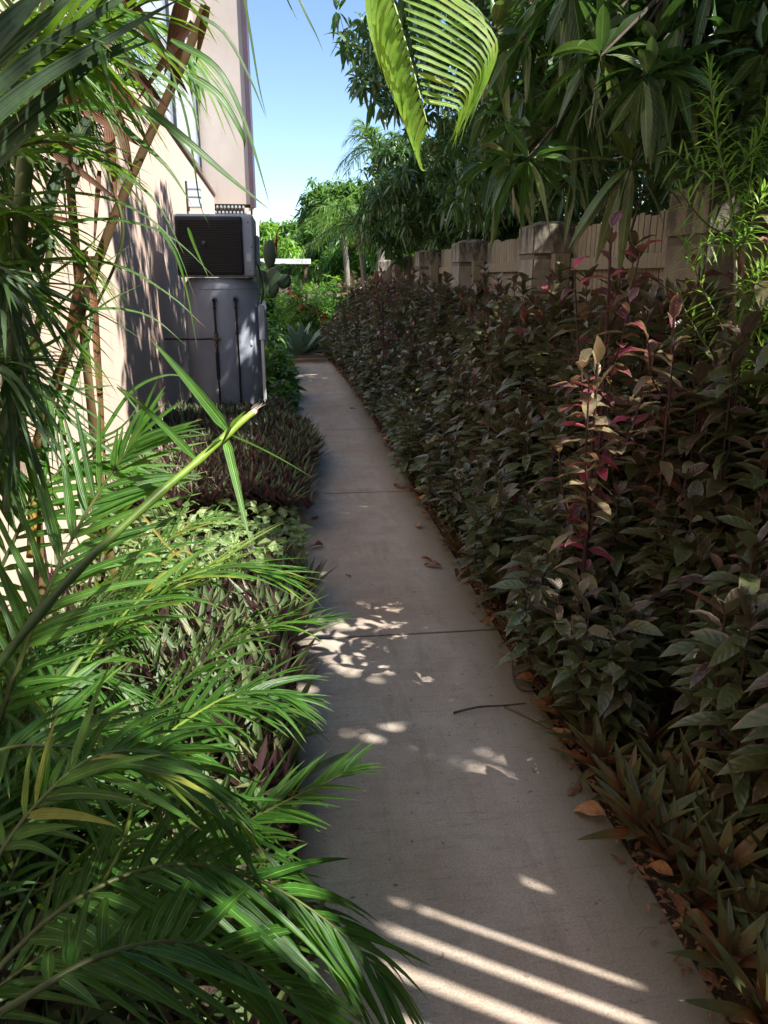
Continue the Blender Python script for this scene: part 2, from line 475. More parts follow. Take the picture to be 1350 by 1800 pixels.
bl = [(-.375, .25, -.428, -.414, 1.655 + i * .0215, 1.655 + i * .0215 + .0105) for i in range(24)]
o = boxes("louvre", bl, solid("louvre_plastic", (.008, .009, .011), .4, .1), gr, .002); o.location = (0, 0, 0)
o = lathe("badge", [(0, 0), (.028, 0), (.028, .01), (0, .012)], [solid("badge_grey", (.06, .06, .06), .4)], hp, 20)
o.rotation_euler = (R_(90), 0, 0); o.location = (-.115, -.427, 1.93)
def vpipe(xp, z1, z0, name="pipe"):
    dy = -math.sqrt(max(.01, HD ** 2 - xp ** 2)) - .035
    ac = Acc(); tube(ac, [(xp, dy, z0), (xp + .004, dy - .004, (z0 + z1) / 2), (xp, dy, z1)], .011, .011, 10)
    tube(ac, [(xp, dy, z1), (xp, dy + .02, z1 + .012), (xp, dy + .08, z1 + .014)], .013, .013, 10, n=6)
    for zz in (z1 - .09, z1 - .35, z0 + .08): tube(ac, [(xp, dy, zz), (xp, dy, zz + .03)], .017, .017, 10)
    o = ac.build(name, [M_copper], hp); o.location = (0, 0, 0)
    ac = Acc(); tube(ac, [(xp, dy + .02, z1 + .012), (xp, dy - .028, z1 + .012)], .032, .028, 14)
    tube(ac, [(xp, dy - .029, z1 + .012), (xp, dy - .04, z1 + .012)], .014, .010, 10)
    o = ac.build("valve", [M_dark], hp); o.location = (0, 0, 0)
    return dy
d1 = vpipe(-.055, 1.37, .14); vpipe(.165, 1.37, .14)
ac = Acc(); tube(ac, [(-.055, d1, .96), (-.055, d1, 1.04)], .022, .022, 10); tube(ac, [(-.09, d1, .985), (-.01, d1, .985)], .019, .019, 10)
tube(ac, [(-.035, d1 - .03, .985), (-.035, d1 + .02, .985)], .012, .012, 8); tube(ac, [(-.055, d1, .90), (-.055, d1, .93)], .018, .018, 10)
ac.build("tee_valve", [M_brass], hp).location = (0, 0, 0)
ac = Acc(); tube(ac, [(-.08, d1, .985), (-.25, d1, .98), (-.40, d1 + .02, .98), (-.46, d1 + .05, .98), (-.6, d1 + .1, .98)], .010, .010, 8, n=12)
ac.build("pipe", [M_copper], hp).location = (0, 0, 0)
ac = Acc(); tube(ac, [(-.0, d1 - .02, .22), (-.25, d1 - .03, .23), (-.33, d1 - .03, .21), (-.36, d1 - .04, .15), (-.42, d1 - .04, .13)], .014, .014, 8, n=14)
tube(ac, [(-.0, d1 - .05, .17), (-.2, d1 - .05, .175), (-.3, d1 - .05, .17), (-.36, d1 - .06, .09)], .011, .011, 8, n=14)
ac.build("drain_pipe", [solid("grey_pvc", (.38, .40, .40), .5)], hp).location = (0, 0, 0)
boxes("conduit", [(.40, .435, -.20, -.16, .02, 1.0)], M_white, hp, .006).location = (0, 0, 0)
boxes("junction_box", [(.385, .455, -.22, -.12, .95, 1.32), (.40, .47, -.12, -.04, .9, 1.36)], M_tank, hp, .006).location = (0, 0, 0)
boxes("isolator", [(.386, .43, -.25, -.1, 1.72, 2.02)], solid("switch_grey", (.28, .30, .33), .5), hp, .01).location = (0, 0, 0)
for (x_, z_) in [(.33, 2.14), (.33, 1.67), (.355, 1.9)]:
    o = lathe("screw", [(0, 0), (.007, 0), (.006, .003), (0, .003)], [M_dark], hp, 10); o.rotation_euler = (R_(90), 0, 0); o.location = (x_, -.381, z_)
boxes("rating_label", [(.300, .345, -.383, -.3805, 1.76, 1.84)], solid("label_pale", (.55, .57, .58), .5, .1), hp, 0).location = (0, 0, 0)
ac = Acc(); tube(ac, [(.42, -.17, 1.33), (.45, -.2, 1.45), (.43, -.19, 1.6), (.41, -.18, 1.73)], .009, .009, 8, n=12)
ac.build("cable", [M_dark], hp).location = (0, 0, 0)
ac = Acc(); rr_ = HD + .0015; tube(ac, [(rr_ * math.cos(a_), rr_ * math.sin(a_), 1.49) for a_ in np.linspace(math.pi, 2 * math.pi, 30)], .004, .004, 6)
ac.build("tank_seam", [M_tank], hp).location = (0, 0, 0)
ac = Acc(); tube(ac, [(-.055, d1, .56), (-.055, d1, .84)], .019, .019, 10); ac.build("pipe_lagging", [solid("lagging", (.03, .03, .035), .9)], hp).location = (0, 0, 0)
def elipdecal(x, z, name):
    yy = -math.sqrt(HD ** 2 - x ** 2) - .001
    o = lathe(name, [(0, 0), (.022, 0), (.022, .004), (0, .005)], [solid("sticker_white", (.55, .58, .62), .5)], hp, 18, 0, 0, 1.6)
    o.rotation_euler = (R_(90), 0, math.atan2(x, -yy)); o.location = (x, yy, z)
elipdecal(.30, .92, "sticker"); elipdecal(.31, .65, "sticker"); elipdecal(-.07, .42, "sticker")

# ------------------------------------------------------------------ fence
def stone_mat():
    m, n, l, p = new_mat("sandstone_block")
    co = objcoord(n)
    a = noise(n, l, 2.2, 6, .65, co); b = noise(n, l, 5, 6, .75, objcoord(n, (1.6, 1.6, .5), l)); f = noise(n, l, 120, 4, .7, co)
    c = ramp(n, l, a, [(.3, (.25, .215, .165)), (.55, (.36, .31, .24)), (.75, (.43, .375, .30))])
    sx = n.new('ShaderNodeSeparateXYZ'); l.new(co, sx.inputs[0])
    hgt = ramp(n, l, mth(n, l, 'ADD', sx.outputs[2], mth(n, l, 'MULTIPLY', a, .25)), [(.85, .12), (1., 1.)])
    hgt2 = n.new('ShaderNodeMapRange'); l.new(mth(n, l, 'ADD', sx.outputs[2], mth(n, l, 'MULTIPLY', a, .3)), hgt2.inputs[0])
    hgt2.inputs[1].default_value = 1.75; hgt2.inputs[2].default_value = 2.15; hgt2.inputs[3].default_value = .1; hgt2.inputs[4].default_value = 1.
    stn = mth(n, l, 'MULTIPLY', ramp(n, l, b, [(.40, 0.), (.56, .92)]), hgt2.outputs[0])
    c = mixrgb(n, l, c, (.028, .026, .02), stn)
    c = mixrgb(n, l, c, mixrgb(n, l, c, (.7, .7, .7), 1., 'MULTIPLY'), ramp(n, l, f, [(.4, 1.), (.6, 0.)]))
    l.new(c, p.inputs['Base Color']); p.inputs['Roughness'].default_value = .92
    l.new(bump(n, l, mth(n, l, 'ADD', f, a), .6, .006), p.inputs['Normal'])
    return m
def timber_mat():
    m, n, l, p = new_mat("weathered_pine")
    tx = objcoord(n, (18, 18, 1.2), l)
    a = noise(n, l, 3, 6, .7, tx, 1.2); b = noise(n, l, 1.5, 3, .5, objcoord(n))
    oi = n.new('ShaderNodeNewGeometry')
    c = ramp(n, l, a, [(.3, (.14, .115, .07)), (.5, (.26, .215, .135)), (.7, (.37, .31, .20))])
    c = mixrgb(n, l, c, mixrgb(n, l, c, (.70, .68, .66), 1., 'MULTIPLY'), oi.outputs['Random Per Island'])
    c = mixrgb(n, l, c, (.16, .13, .10), ramp(n, l, b, [(.5, 0.), (.75, .5)]))
    l.new(c, p.inputs['Base Color']); p.inputs['Roughness'].default_value = .8
    l.new(bump(n, l, a, .4, .003), p.inputs['Normal'])
    return m
M_stone = stone_mat(); M_timber = timber_mat()
M_mortar = solid("mortar", (.14, .115, .09), .95)
PX = 2.10; PW = .445
# a pillar's block courses
def pillar_mesh(tilt):
    bm = bmesh.new()
    z = 0.; h = .30
    k = 0
    while z < 1.78:
        z1 = min(z + h, 1.82)
        r = bmesh.ops.create_cube(bm, size=1)
        for v in r['verts']: v.co = Vector((v.co.x * PW, v.co.y * PW, (z + z1 - .008) / 2 + v.co.z * (z1 - z - .006)))
        z = z1; k += 1
    # cap block with a shallow domed top
    r = bmesh.ops.create_cube(bm, size=1)
    for v in r['verts']: v.co = Vector((v.co.x * (PW + .012), v.co.y * (PW + .012), 1.948 + v.co.z * .25))
    bmesh.ops.bevel(bm, geom=list(bm.edges), offset=.012, segments=2, affect='EDGES')
    N = 8; rows = []
    for i in range(N + 1):
        rows.append([bm.verts.new(((-.5 + i / N) * (PW - .02), (-.5 + j / N) * (PW - .02), 2.07 + .05 * (1 - (2 * i / N - 1) ** 2) ** .7 * (1 - (2 * j / N - 1) ** 2) ** .7)) for j in range(N + 1)])
    for i in range(N):
        for j in range(N): bm.faces.new((rows[i][j], rows[i + 1][j], rows[i + 1][j + 1], rows[i][j + 1]))
    me = bpy.data.meshes.new("blockwork"); bm.to_mesh(me); bm.free(); me.materials.append(M_stone)
    return me
fence_labels = [
    "largest nearest square stone pillar behind the fine leaved green shrub",
    "stone pillar with black mould streaks on its cap, second nearest in the fence",
    "pale stone pillar in the middle of the fence, third from the camera",
    "stone pillar fourth from the camera, low behind the dark hedge",
    "smallest farthest visible stone pillar of the fence"]
zt = [4.16, 7.10, 10.2, 13.3, 16.4, 19.5]
py = []
for i, (yy) in enumerate([.9] + zt):
    o = empty("stone_pillar", (PX + PW / 2 + .02, yy, 0), fence_labels[i - 1] if 0 < i < 6 else ("stone fence pillar beside the camera, outside the view" if i == 0 else "stone pillar at the far end of the fence behind foliage"), "pillar", "stone pillars of the fence")
    b = link("blockwork", pillar_mesh(0), o, False)
    boxes("mortar_core", [(-PW / 2 + .006, PW / 2 - .006, -PW / 2 + .006, PW / 2 - .006, 0, 2.0)], M_mortar, o, 0).location = (0, 0, 0)
    o.scale = (1, 1, 1 - .008 * i); o.rotation_euler = (0, 0, R_(random.uniform(-1, 1)))
panel_names = ["second", "third", "fourth", "fifth", "sixth"]
allp = [.9] + zt
for i in range(len(allp) - 1):
    y0 = allp[i] + PW / 2 + .01; y1 = allp[i + 1] - PW / 2 - .01
    lab = ["timber paling fence panel before the nearest stone pillar", "timber paling panel between the nearest and the mould streaked pillar", "timber paling panel between the mould streaked and the pale pillar",
           "timber paling panel beyond the pale third pillar", "timber paling panel beyond the fourth pillar", "timber paling panel beyond the farthest visible pillar"][i]
    fp = empty("fence_panel", (2.48, (y0 + y1) / 2, 0), lab, "fence", "timber fence panels between the pillars")
    L = y1 - y0; pw = .088; n = int(L / .098); gap = L / n
    pl = [(0, .018, -L / 2 + k * gap + random.uniform(.004, .008), -L / 2 + (k + 1) * gap - random.uniform(.004, .009), .06, 2.02 + random.uniform(-.02, .016)) for k in range(n)]
    boxes("palings", pl, M_timber, fp, .002).location = (0, 0, 0)
    boxes("rail", [(-.05, -.003, -L / 2 + .012, L / 2 - .012, 1.66, 1.76)], M_timber, fp, .004).location = (0, 0, 0)
    boxes("rail", [(-.05, -.003, -L / 2 + .012, L / 2 - .012, .4, .5)], M_timber, fp, .004).location = (0, 0, 0)
    for s, ye in ((-1, -L / 2 + .0), (1, L / 2)):
        ye0, ye1 = (ye + .002, ye + .10) if s < 0 else (ye - .10, ye - .002)
        boxes("post", [(-.20, -.055, ye0, ye1, 0, 1.80)], M_timber, fp, .006).location = (0, 0, 0)
        ac = Acc(); tube(ac, [(-.20, (ye0 + ye1) / 2, 1.62), (-.212, (ye0 + ye1) / 2, 1.62)], .018, .014, 10)
        ac.build("bolt", [M_dark], fp).location = (0, 0, 0); ac = Acc()
        tube(ac, [(-.10, ye1 if s < 0 else ye0, 1.5), (-.10, ye1 + .01 if s < 0 else ye0 - .012, 1.5)], .02, .016, 10)
        ac.build("bolt", [M_dark], fp).location = (0, 0, 0)

# unseen slat screen added to shape the sun: its gaps throw bars on the path
scr = empty("added_sun_bar_screen", (2.0, -.2, 0), "unseen slat screen added beside the camera to shape the sun bars", "screen")
# the gap positions follow the bars of light on the path
def gap_y(px, py_):
    g = G(px, py_); t = (1.98 - g[0]) / SH[0]
    return g[1] + SH[1] * t
gy = sorted([gap_y(940, 1675), gap_y(888, 1715), gap_y(785, 1745), gap_y(785, 1745) - .135])
wd = [.030, .042, .052, .034][::-1]
cuts = [(-1.6)]
bx = []; prev = -1.7
for g_, w_ in zip(gy, wd):
    bx.append((1.965, 1.99, prev, g_ - w_ / 2, .05, 2.9)); prev = g_ + w_ / 2
bx.append((1.965, 1.99, prev, .80, .05, 2.9))
o = boxes("slats", bx, M_timber, scr, .001); o.location = -Vector(scr.location)
o = boxes("rail", [(1.99, 2.03, -1.7, .80, 2.60, 2.9), (1.99, 2.03, -1.7, .80, .3, .4)], M_timber, scr, .003); o.location = -Vector(scr.location)

# ------------------------------------------------------------------ foliage materials
M_mango = leaf_mat("mango_leaf", [(0, (.016, .048, .014)), (.5, (.028, .078, .020)), (.8, (.055, .105, .024)), (.95, (.10, .10, .028)), (1, (.18, .13, .04))],
                   trans=(.14, .32, .04), tfac=.20, rough=.33, rib=(.22, .28, .08), ribw=.07, veins=75, spec=.6)
M_twig = solid("bark", (.10, .075, .055), .9, .4, 12, bmp=.6)
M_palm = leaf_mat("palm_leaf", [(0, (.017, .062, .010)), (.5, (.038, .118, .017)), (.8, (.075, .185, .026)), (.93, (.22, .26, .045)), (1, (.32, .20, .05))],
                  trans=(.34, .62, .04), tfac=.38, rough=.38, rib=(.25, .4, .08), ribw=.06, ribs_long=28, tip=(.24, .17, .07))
M_palmdk = leaf_mat('shaded_palm_leaf', [(0, (.012, .035, .010)), (1, (.03, .07, .016))], trans=(.15, .3, .03), tfac=.12, rough=.5, rib=(.04, .07, .02), ribw=.05, ribs_long=22)  # darker copy of the palm leaf, shade put into its colour
M_palmlit = leaf_mat("sunlit_palm_leaf", [(0, (.10, .22, .025)), (.7, (.16, .30, .035)), (1, (.28, .33, .06))],  # brighter copy of the palm leaf, sunlight put into its colour
                  trans=(.55, .80, .08), tfac=.55, rough=.4, rib=(.4, .5, .1), ribw=.08, ribs_long=20)
M_dry = leaf_mat("dry_sheath", [(0, (.05, .022, .012)), (.6, (.11, .045, .022)), (1, (.20, .09, .04))],
                 trans=(.4, .16, .06), tfac=.15, rough=.55, rib=(.15, .08, .05), ribw=0, ribs_long=30)
M_rachis = solid("green_stalk", (.20, .30, .045), .4, .35, 6)
M_rachis_dk = solid("olive_stalk", (.10, .12, .03), .45, .4, 6)
M_cane = solid("cane", (.16, .10, .04), .55, .45, 4, c2=(.07, .035, .018))
M_canegold = solid("golden_cane", (.42, .24, .045), .5, .35, 5, c2=(.20, .12, .03))
M_hedge = leaf_mat("bronze_hedge_leaf", [(0, (.040, .090, .028)), (.33, (.075, .105, .038)), (.58, (.072, .060, .034)), (.78, (.045, .028, .028)), (.92, (.045, .022, .030)), (.965, (.20, .13, .06)), (1, (.22, .04, .07))],
                   trans=(.34, .36, .14), tfac=.18, rough=.36, rib=(.16, .08, .06), ribw=.06, veins=40, spec=.6, edge=(.24, .17, .12), back=None)
M_croton = leaf_mat("red_shoot_leaf", [(0, (.20, .21, .11)), (.2, (.10, .10, .045)), (.35, (.09, .05, .03)), (.6, (.065, .035, .045)), (.8, (.16, .03, .06)), (1, (.50, .03, .12))],
                    trans=(.45, .28, .12), tfac=.25, rough=.38, rib=(.5, .08, .15), ribw=.07, veins=46, edge=(.35, .2, .10))
M_hstem = solid("dark_red_stem", (.07, .03, .03), .6, .4, 10)
M_rhoeo = leaf_mat("purple_backed_leaf", [(0, (.040, .085, .032)), (.5, (.075, .12, .045)), (.8, (.12, .13, .06)), (1, (.20, .07, .09))],
                   trans=(.45, .18, .22), tfac=.18, rough=.45, rib=(.1, .12, .06), ribw=.06, back=(.10, .055, .06), ribs_long=14)
M_orangeleaf = leaf_mat("orange_based_leaf", [(0, (.035, .06, .022)), (.5, (.06, .085, .03)), (.9, (.10, .10, .035)), (1, (.26, .09, .035))],
                   trans=(.45, .3, .08), tfac=.18, rough=.45, rib=(.2, .1, .05), ribw=.05, basecol=(.30, .07, .03), back=(.10, .055, .04), ribs_long=12)
M_syn = leaf_mat("arrowhead_leaf", [(0, (.06, .13, .03)), (.6, (.12, .20, .055)), (1, (.30, .34, .14))], trans=(.4, .6, .15), tfac=.3, rough=.45,
                 rib=(.45, .5, .25), ribw=.1, veins=26, blotch=((.22, .28, .12), 30, .56))
M_fine = leaf_mat("narrow_leaf", [(0, (.07, .17, .03)), (.6, (.13, .28, .045)), (1, (.22, .36, .06))], trans=(.45, .75, .08), tfac=.42, rough=.4, rib=(.3, .45, .1), ribw=.08)
M_green = leaf_mat("shrub_leaf", [(0, (.025, .075, .016)), (.6, (.06, .16, .025)), (1, (.15, .28, .04))], trans=(.3, .6, .06), tfac=.35, rough=.4, rib=(.2, .3, .08), ribw=.07)
M_bright = leaf_mat("bright_shrub_leaf", [(0, (.06, .15, .02)), (.6, (.12, .26, .03)), (1, (.22, .34, .05))], trans=(.45, .75, .06), tfac=.4, rough=.42, rib=(.3, .4, .1), ribw=.07)
M_far = leaf_mat("distant_leaf", [(0, (.04, .10, .02)), (.6, (.10, .20, .04)), (1, (.20, .30, .06))], trans=(.35, .6, .08), tfac=.35, rough=.45, ribw=0)
M_litter = leaf_mat("dead_leaf", [(0, (.09, .05, .03)), (.5, (.22, .10, .045)), (1, (.36, .17, .07))], trans=(.6, .25, .08), tfac=.12, rough=.6, rib=(.3, .15, .08), ribw=.06, veins=30,
                    blotch=((.08, .04, .025), 18, .58))
M_agave = leaf_mat("agave_leaf", [(0, (.11, .20, .15)), (1, (.18, .28, .21))], trans=(.3, .5, .3), tfac=.08, rough=.5, ribw=0)
M_pad = solid("cactus_pad", (.028, .062, .024), .5, .4, 9, bmp=.3)
M_red = solid("red_flower", (.42, .02, .04), .5, .4, 30)

# ------------------------------------------------------------------ shade control: whorls kept out of the sun's way to the lit places
def landing(P):
    """where the sun ray through P meets the ground or house wall"""
    t = P[:, 2] / SUN[2]
    g = P - SUN[None] * t[:, None]
    # wall
    tw = (P[:, 0] + 1.25) / SUN[0]
    hw = P - SUN[None] * tw[:, None]
    onwall = hw[:, 2] > 0
    return g, hw, onwall
def ray_clear(P, tgt, r):
    d = P - A(tgt)[None]
    along = d @ SUN
    perp = d - along[:, None] * SUN[None]
    return (along < 0) | (np.linalg.norm(perp, axis=1) > r)
def sun_gaps(P, loose=.0):
    g, hw, ow = landing(P)
    keep = np.ones(len(P), bool)
    y = hw[:, 1]; z = hw[:, 2]
    keep &= ~(ow & (y > 3.15) & (y < 6.15 + .12 * np.sin(z * 5)) & (z > -.2))
    keep &= ~(ow & (y > 7.4 + .2 * (3.6 - z)) & (z > 2.75 - .05 * (y - 8) + .25 * np.sin(y * 2.1)) & (rng.uniform(size=len(P)) < .93))
    keep &= ~((~ow) & (g[:, 0] < -.46) & (g[:, 1] > 2.75) & (g[:, 1] < 4.45))
    # bars of light
    keep &= ~((~ow) & (g[:, 0] > .0) & (g[:, 0] < 1.2) & (g[:, 1] > 1.0) & (g[:, 1] < 1.70))
    for tgt, r in LIT: keep &= ray_clear(P, tgt, r + .16)
    return keep
LIT = [(W(1330, 430, 2.6), .02), (W(1280, 490, 2.7), -.08), (W(1050, 620, 2.7), -.10), (W(1010, 740, 2.75), -.11), (W(870, 60, 3.9), .0), (W(1010, 30, 3.6), .0), (W(1240, 40, 3.3), .0), (W(960, 190, 4.0), -.04), (W(730, 50, 6), .1), 
       (W(780, 130, 3.4), .42), (W(720, 60, 3.4), .3), (W(760, 220, 3.4), .25), (W(300, 1300, 2.2), .25), (W(250, 950, 2.4), .3), (W(120, 1000, 2.2), .0), (W(560, 1700, 1.45), .0), (W(440, 1340, 1.8), .05),
       (W(420, 740, 2.4), .12), (W(1220, 700, 2.6), -.12), (W(300, 1150, 2.8), .3)]

SPOTS = [(598,1087),(594,1102),(643,1096),(726,1099),(780,1093),(604,1124),(722,1115),(711,1128),(772,1124),(796,1128),(596,1140),(612,1143),(625,1146),(643,1152),(604,1163),(685,1162),(694,1162),(664,1176),(676,1182),
 (820,1152),(832,1157),(800,1168),(611,1187),(656,1199),(737,1194),(750,1199),(767,1203),(785,1207),(870,1204),(867,1144),(683,1230),(787,1229),(815,1235),(889,1231),(533,1214),(537,1241),(614,1292),(683,1280),(697,1283),
 (649,1303),(714,1322),(767,1336),(811,1347),(836,1294),(845,1326),(862,1330),(889,1338),(911,1342),(845,1356),(860,1361),(892,1372),(942,1323),(961,1360),(944,1383),(1010,1405),(500,1515),(530,1570),(520,1560),(715,1275),(560,1010),(590,890),(600,905),(640,895)]
SPOT_R = [(G(*p)[:3], (.005 + .009 * ((i * 7) % 5) / 4) if p[1] < 1500 else .05) for i, p in enumerate(SPOTS)]
_r = np.random.default_rng(3)
for _ in range(34):
    SPOT_R.append((W(_r.normal(1060, 38), _r.uniform(400, 760), _r.uniform(2.5, 2.8)), _r.uniform(.0, .012)))
for _ in range(30):
    SPOT_R.append((W(_r.uniform(1230, 1360), _r.uniform(330, 640), _r.uniform(2.65, 2.95)), _r.uniform(.004, .02)))
for _ in range(80):
    _y = _r.uniform(2.2, 7.5); _x = _r.uniform(1.15, 1.95)
    SPOT_R.append((A([_x, _y, .55 + (_x - 1.1) * 1.1]), _r.uniform(.004, .02)))
def leafcull(V):
    keep = np.ones(len(V), bool)
    t = (V[:, 0] @ SUN)
    for tgt, r in SPOT_R:
        d = V - tgt[None, None]
        far = np.linalg.norm(d[:, 0] - (d[:, 0] @ SUN)[:, None] * SUN, axis=1) < r + .4
        idx = np.nonzero(far & keep)[0]
        if not len(idx): continue
        dd = d[idx]; pp = dd - (dd @ SUN)[..., None] * SUN
        # sample along the leaf too
        m = np.linalg.norm(pp, axis=2).min(1) < r + .012
        keep[idx[m]] = False
    return keep
def whorls(acc, C, ax, k, L, Wd, droop=.35, tlo=0, thi=.95, seg=4, mat=0, prof='lance', spread=(-.9, .55), wave=.15, cull=None):
    """k drooping leaves radiating from each centre C with axis ax"""
    n = len(C)
    C = np.repeat(C, k, 0); ax = nrm(np.repeat(np.broadcast_to(ax, (n, 3)), k, 0))
    ref = np.where(np.abs(ax[:, 2:3]) > .9, A([1, 0, 0])[None], A([0, 0, 1])[None])
    e1 = nrm(np.cross(ax, ref)); e2 = np.cross(ax, e1)
    th = np.tile(np.arange(k) * 2.399, n) + np.repeat(rng.uniform(0, 6.28, n), k) + rng.normal(0, .2, n * k)
    f = rng.uniform(spread[0], spread[1], n * k)
    D = nrm(e1 * np.cos(th)[:, None] + e2 * np.sin(th)[:, None] + ax * f[:, None] - A([0, 0, .25]))
    up = nrm(A([0, 0, 1.])[None] + rng.normal(0, .35, (n * k, 3)))
    base = C - ax * rng.uniform(0, .05, n * k)[:, None] + D * .015
    Ls = L * rng.uniform(.65, 1.15, n * k)
    tn = np.clip(np.repeat(rng.uniform(tlo, thi, n), k) * .75 + rng.uniform(0, .3, n * k), 0, 1)
    leaves(acc, base, D, up, Ls, Wd * rng.uniform(.8, 1.15, n * k), droop * rng.uniform(.5, 1.5, n * k), seg, prof, .3, tn, mat, wave, cull=cull)

# ------------------------------------------------------------------ big mango tree beyond the fence
def in_poly(px, py_, poly):
    c = False; j = len(poly) - 1
    for i in range(len(poly)):
        xi, yi = poly[i]; xj, yj = poly[j]
        if (yi > py_) != (yj > py_) and px < (xj - xi) * (py_ - yi) / (yj - yi) + xi: c = not c
        j = i
    return c
def project(P):
    d = P - A([0, 0, EYE]); z = d @ CF
    return 675 + 1350 * (d @ CR) / z, 900 - 1350 * (d @ CU) / z, z
def crown_a(need, ya, yb):
    C = []
    while len(C) < need:
        P = np.stack([rng.uniform(.9, 6.2, 6000), rng.uniform(ya, yb, 6000), rng.uniform(1.9, 8.2, 6000)], 1)
        x, y, z = P.T
        lo = 2.25 + .25 * np.sin(y * 1.3) + .2 * np.sin(x * 2.1 + y)
        lo = np.where(y < 1.5, 2.6, lo)
        hi = np.where(y < 4.3, (x + .1) / SH[0] * math.tan(SUN_EL) * 1.02 + .15, 7.2 + .5 * np.sin(y * 1.7) - .35 * np.abs(x - 4))
        hi = np.where(y < .3, 6.5, hi)
        left = np.where(y < 5.0, 1.75 + .15 * np.sin(y * 3), 1.9 + .3 * np.sin(y * 1.4))
        left = np.where((y > 8) & (y < 13) & (z > 3.6), 1.15 + .25 * np.sin(z * 3), left)
        ok = (z > lo) & (z < hi) & (x > left)
        # keep silhouette off the sky
        px, py_, dz = project(P)
        vis = dz > .2
        sil = np.interp(py_, [-300, 0, 120, 200, 240, 280, 340, 420], [560, 590, 640, 690, 720, 730, 760, 790])
        ok &= ~(vis & (px < sil) & (px > -200) & (py_ < 450))
        # fence must stay visible
        ok &= ~(vis & (px > 780) & (px < 1400) & (py_ > np.interp(px, [780, 900, 1140, 1150, 1400], [400, 370, 345, 300, 300])) & (x < 2.9) & (y < 12))
        ok &= ~((x < 1.9) & (y > 1.5) & (y < 8) & (z < 2.5))
        # no leaf right in front of the lens
        ok &= ~(vis & (dz < 2.7) & (px > -100) & (px < 1450) & (py_ > -100))
        ok &= (sun_gaps(P) | (rng.uniform(size=len(P)) < .015))
        C.append(P[ok]) if False else C.extend(P[ok])
    return np.array(C[:need])
mango = empty("mango_tree", (4.3, 6.5, 0), "largest mango tree with long drooping dark leaves, leaning over the fence at the right", "tree")
def shade_fill(n, kind):
    out = []
    while len(out) < n:
        if kind == 'wall': T0 = A([-1.35, rng.uniform(6.35, 10.5), rng.uniform(0, 2.6)])
        elif kind == 'far': T0 = A([rng.uniform(-.4, .9), rng.uniform(4.6, 12), 0])
        else: T0 = A([rng.uniform(-.25, .95), rng.uniform(1.75, 4.6), 0])
        P = T0 + SUN * rng.uniform(2.2, 9)
        if kind == 'near' and P[2] > (P[0] + .1) / SH[0] + .25: continue
        if P[0] < (1.9 if P[1] < 5 or P[1] > 9 else 1.6) or P[2] < 2.35 or P[2] > 8: continue
        px, py_, dz = project(P[None])
        if dz[0] > .2 and -100 < px[0] < np.interp(py_[0], [-300, 0, 120, 200, 240, 280, 340, 420], [560, 590, 640, 690, 720, 730, 760, 790]): continue
        if dz[0] > .2 and dz[0] < 2.7 and px[0] < 1450 and py_[0] > -100: continue
        if dz[0] > .2 and 780 < px[0] < 1400 and py_[0] > np.interp(px[0], [780, 900, 1140, 1150, 1400], [400, 370, 345, 300, 300]) and P[0] < 2.9: continue
        if not sun_gaps(P[None])[0]: continue
        out.append(P)
    return np.array(out)
CA = np.concatenate([shade_fill(340, 'wall'), shade_fill(380, 'far'), shade_fill(900, 'near'), crown_a(3600, -3.6, 4.3), crown_a(4000, 4.3, 14)])
ac = Acc()
cen = A([4.2, 6.0, 3.5])
axs = nrm((CA - cen) * A([1, .35, .6]) + rng.normal(0, .8, CA.shape) + A([0, 0, .1]))
whorls(ac, CA, axs, 12, .205, .050, .28, 0, .95, seg=4, cull=leafcull)
# nearer boughs with larger leaves
nb = []
while len(nb) < 210:
    px_ = rng.uniform(720, 1500); py2 = rng.uniform(-150, 420); dp = rng.uniform(3.1, 4.9)
    if py2 > np.interp(px_, [700, 900, 1040, 1140, 1500], [330, 330, 300, 270, 260]) + rng.uniform(-40, 20): continue
    if px_ < 900 and dp < 4.0: continue
    nb.append(W(px_, py2, dp))
nb = A(nb); nb = nb[(nb[:, 0] > 1.1)]
nb = nb[sun_gaps(nb) | (rng.uniform(size=len(nb)) < .5)]
na = nrm(A([-.5, -.8, -.1])[None] + rng.normal(0, .5, nb.shape))
whorls(ac, nb, na, 14, .25, .056, .38, 0, 1.0, seg=6, cull=leafcull)
ob = A([W(rng.uniform(585, 700) + .0 * i, y_, rng.uniform(9, 11.5)) for i, y_ in enumerate(rng.uniform(10, 190, 75)) ])
ob = ob[[not (project(o_[None])[0][0] < np.interp(project(o_[None])[1][0], [0, 60, 130, 200], [575, 590, 610, 660])) for o_ in ob]]
whorls(ac, ob, nrm(A([-.6, -.5, -.2])[None] + rng.normal(0, .4, ob.shape)), 11, .23, .055, .3, 0, .9, seg=4)
hero = A([W(1112, 292, 3.3), W(870, 55, 3.9), W(1010, 180, 3.8), W(930, 130, 4.2), W(1180, 110, 3.5), W(1060, 60, 3.4), W(1290, 70, 3.3)])
whorls(ac, hero, nrm(A([-.2, -.9, -.3])[None] + rng.normal(0, .1, hero.shape)), 15, .29, .062, .45, .2, 1.0, seg=7, spread=(-.3, .4))
acC = ac
ac = Acc()
tube(ac, [(4.3, 6.5, -.1), (4.25, 6.4, .8), (4.1, 6.3, 1.7), (4.0, 6.2, 2.4)], .24, .17, 14, n=14)
tube(ac, [(4.0, 6.2, 2.2), (3.4, 5.6, 3.0), (2.9, 4.8, 3.6), (2.5, 4.0, 3.9)], .12, .03, 8, n=12)
tube(ac, [(4.0, 6.2, 2.2), (4.4, 7.2, 3.4), (4.4, 8.6, 4.8), (3.9, 9.8, 5.8)], .14, .03, 8, n=12)
tube(ac, [(4.0, 6.2, 2.4), (3.6, 6.6, 3.6), (3.0, 7.6, 4.6), (2.2, 9.6, 5.0)], .10, .02, 8, n=12)
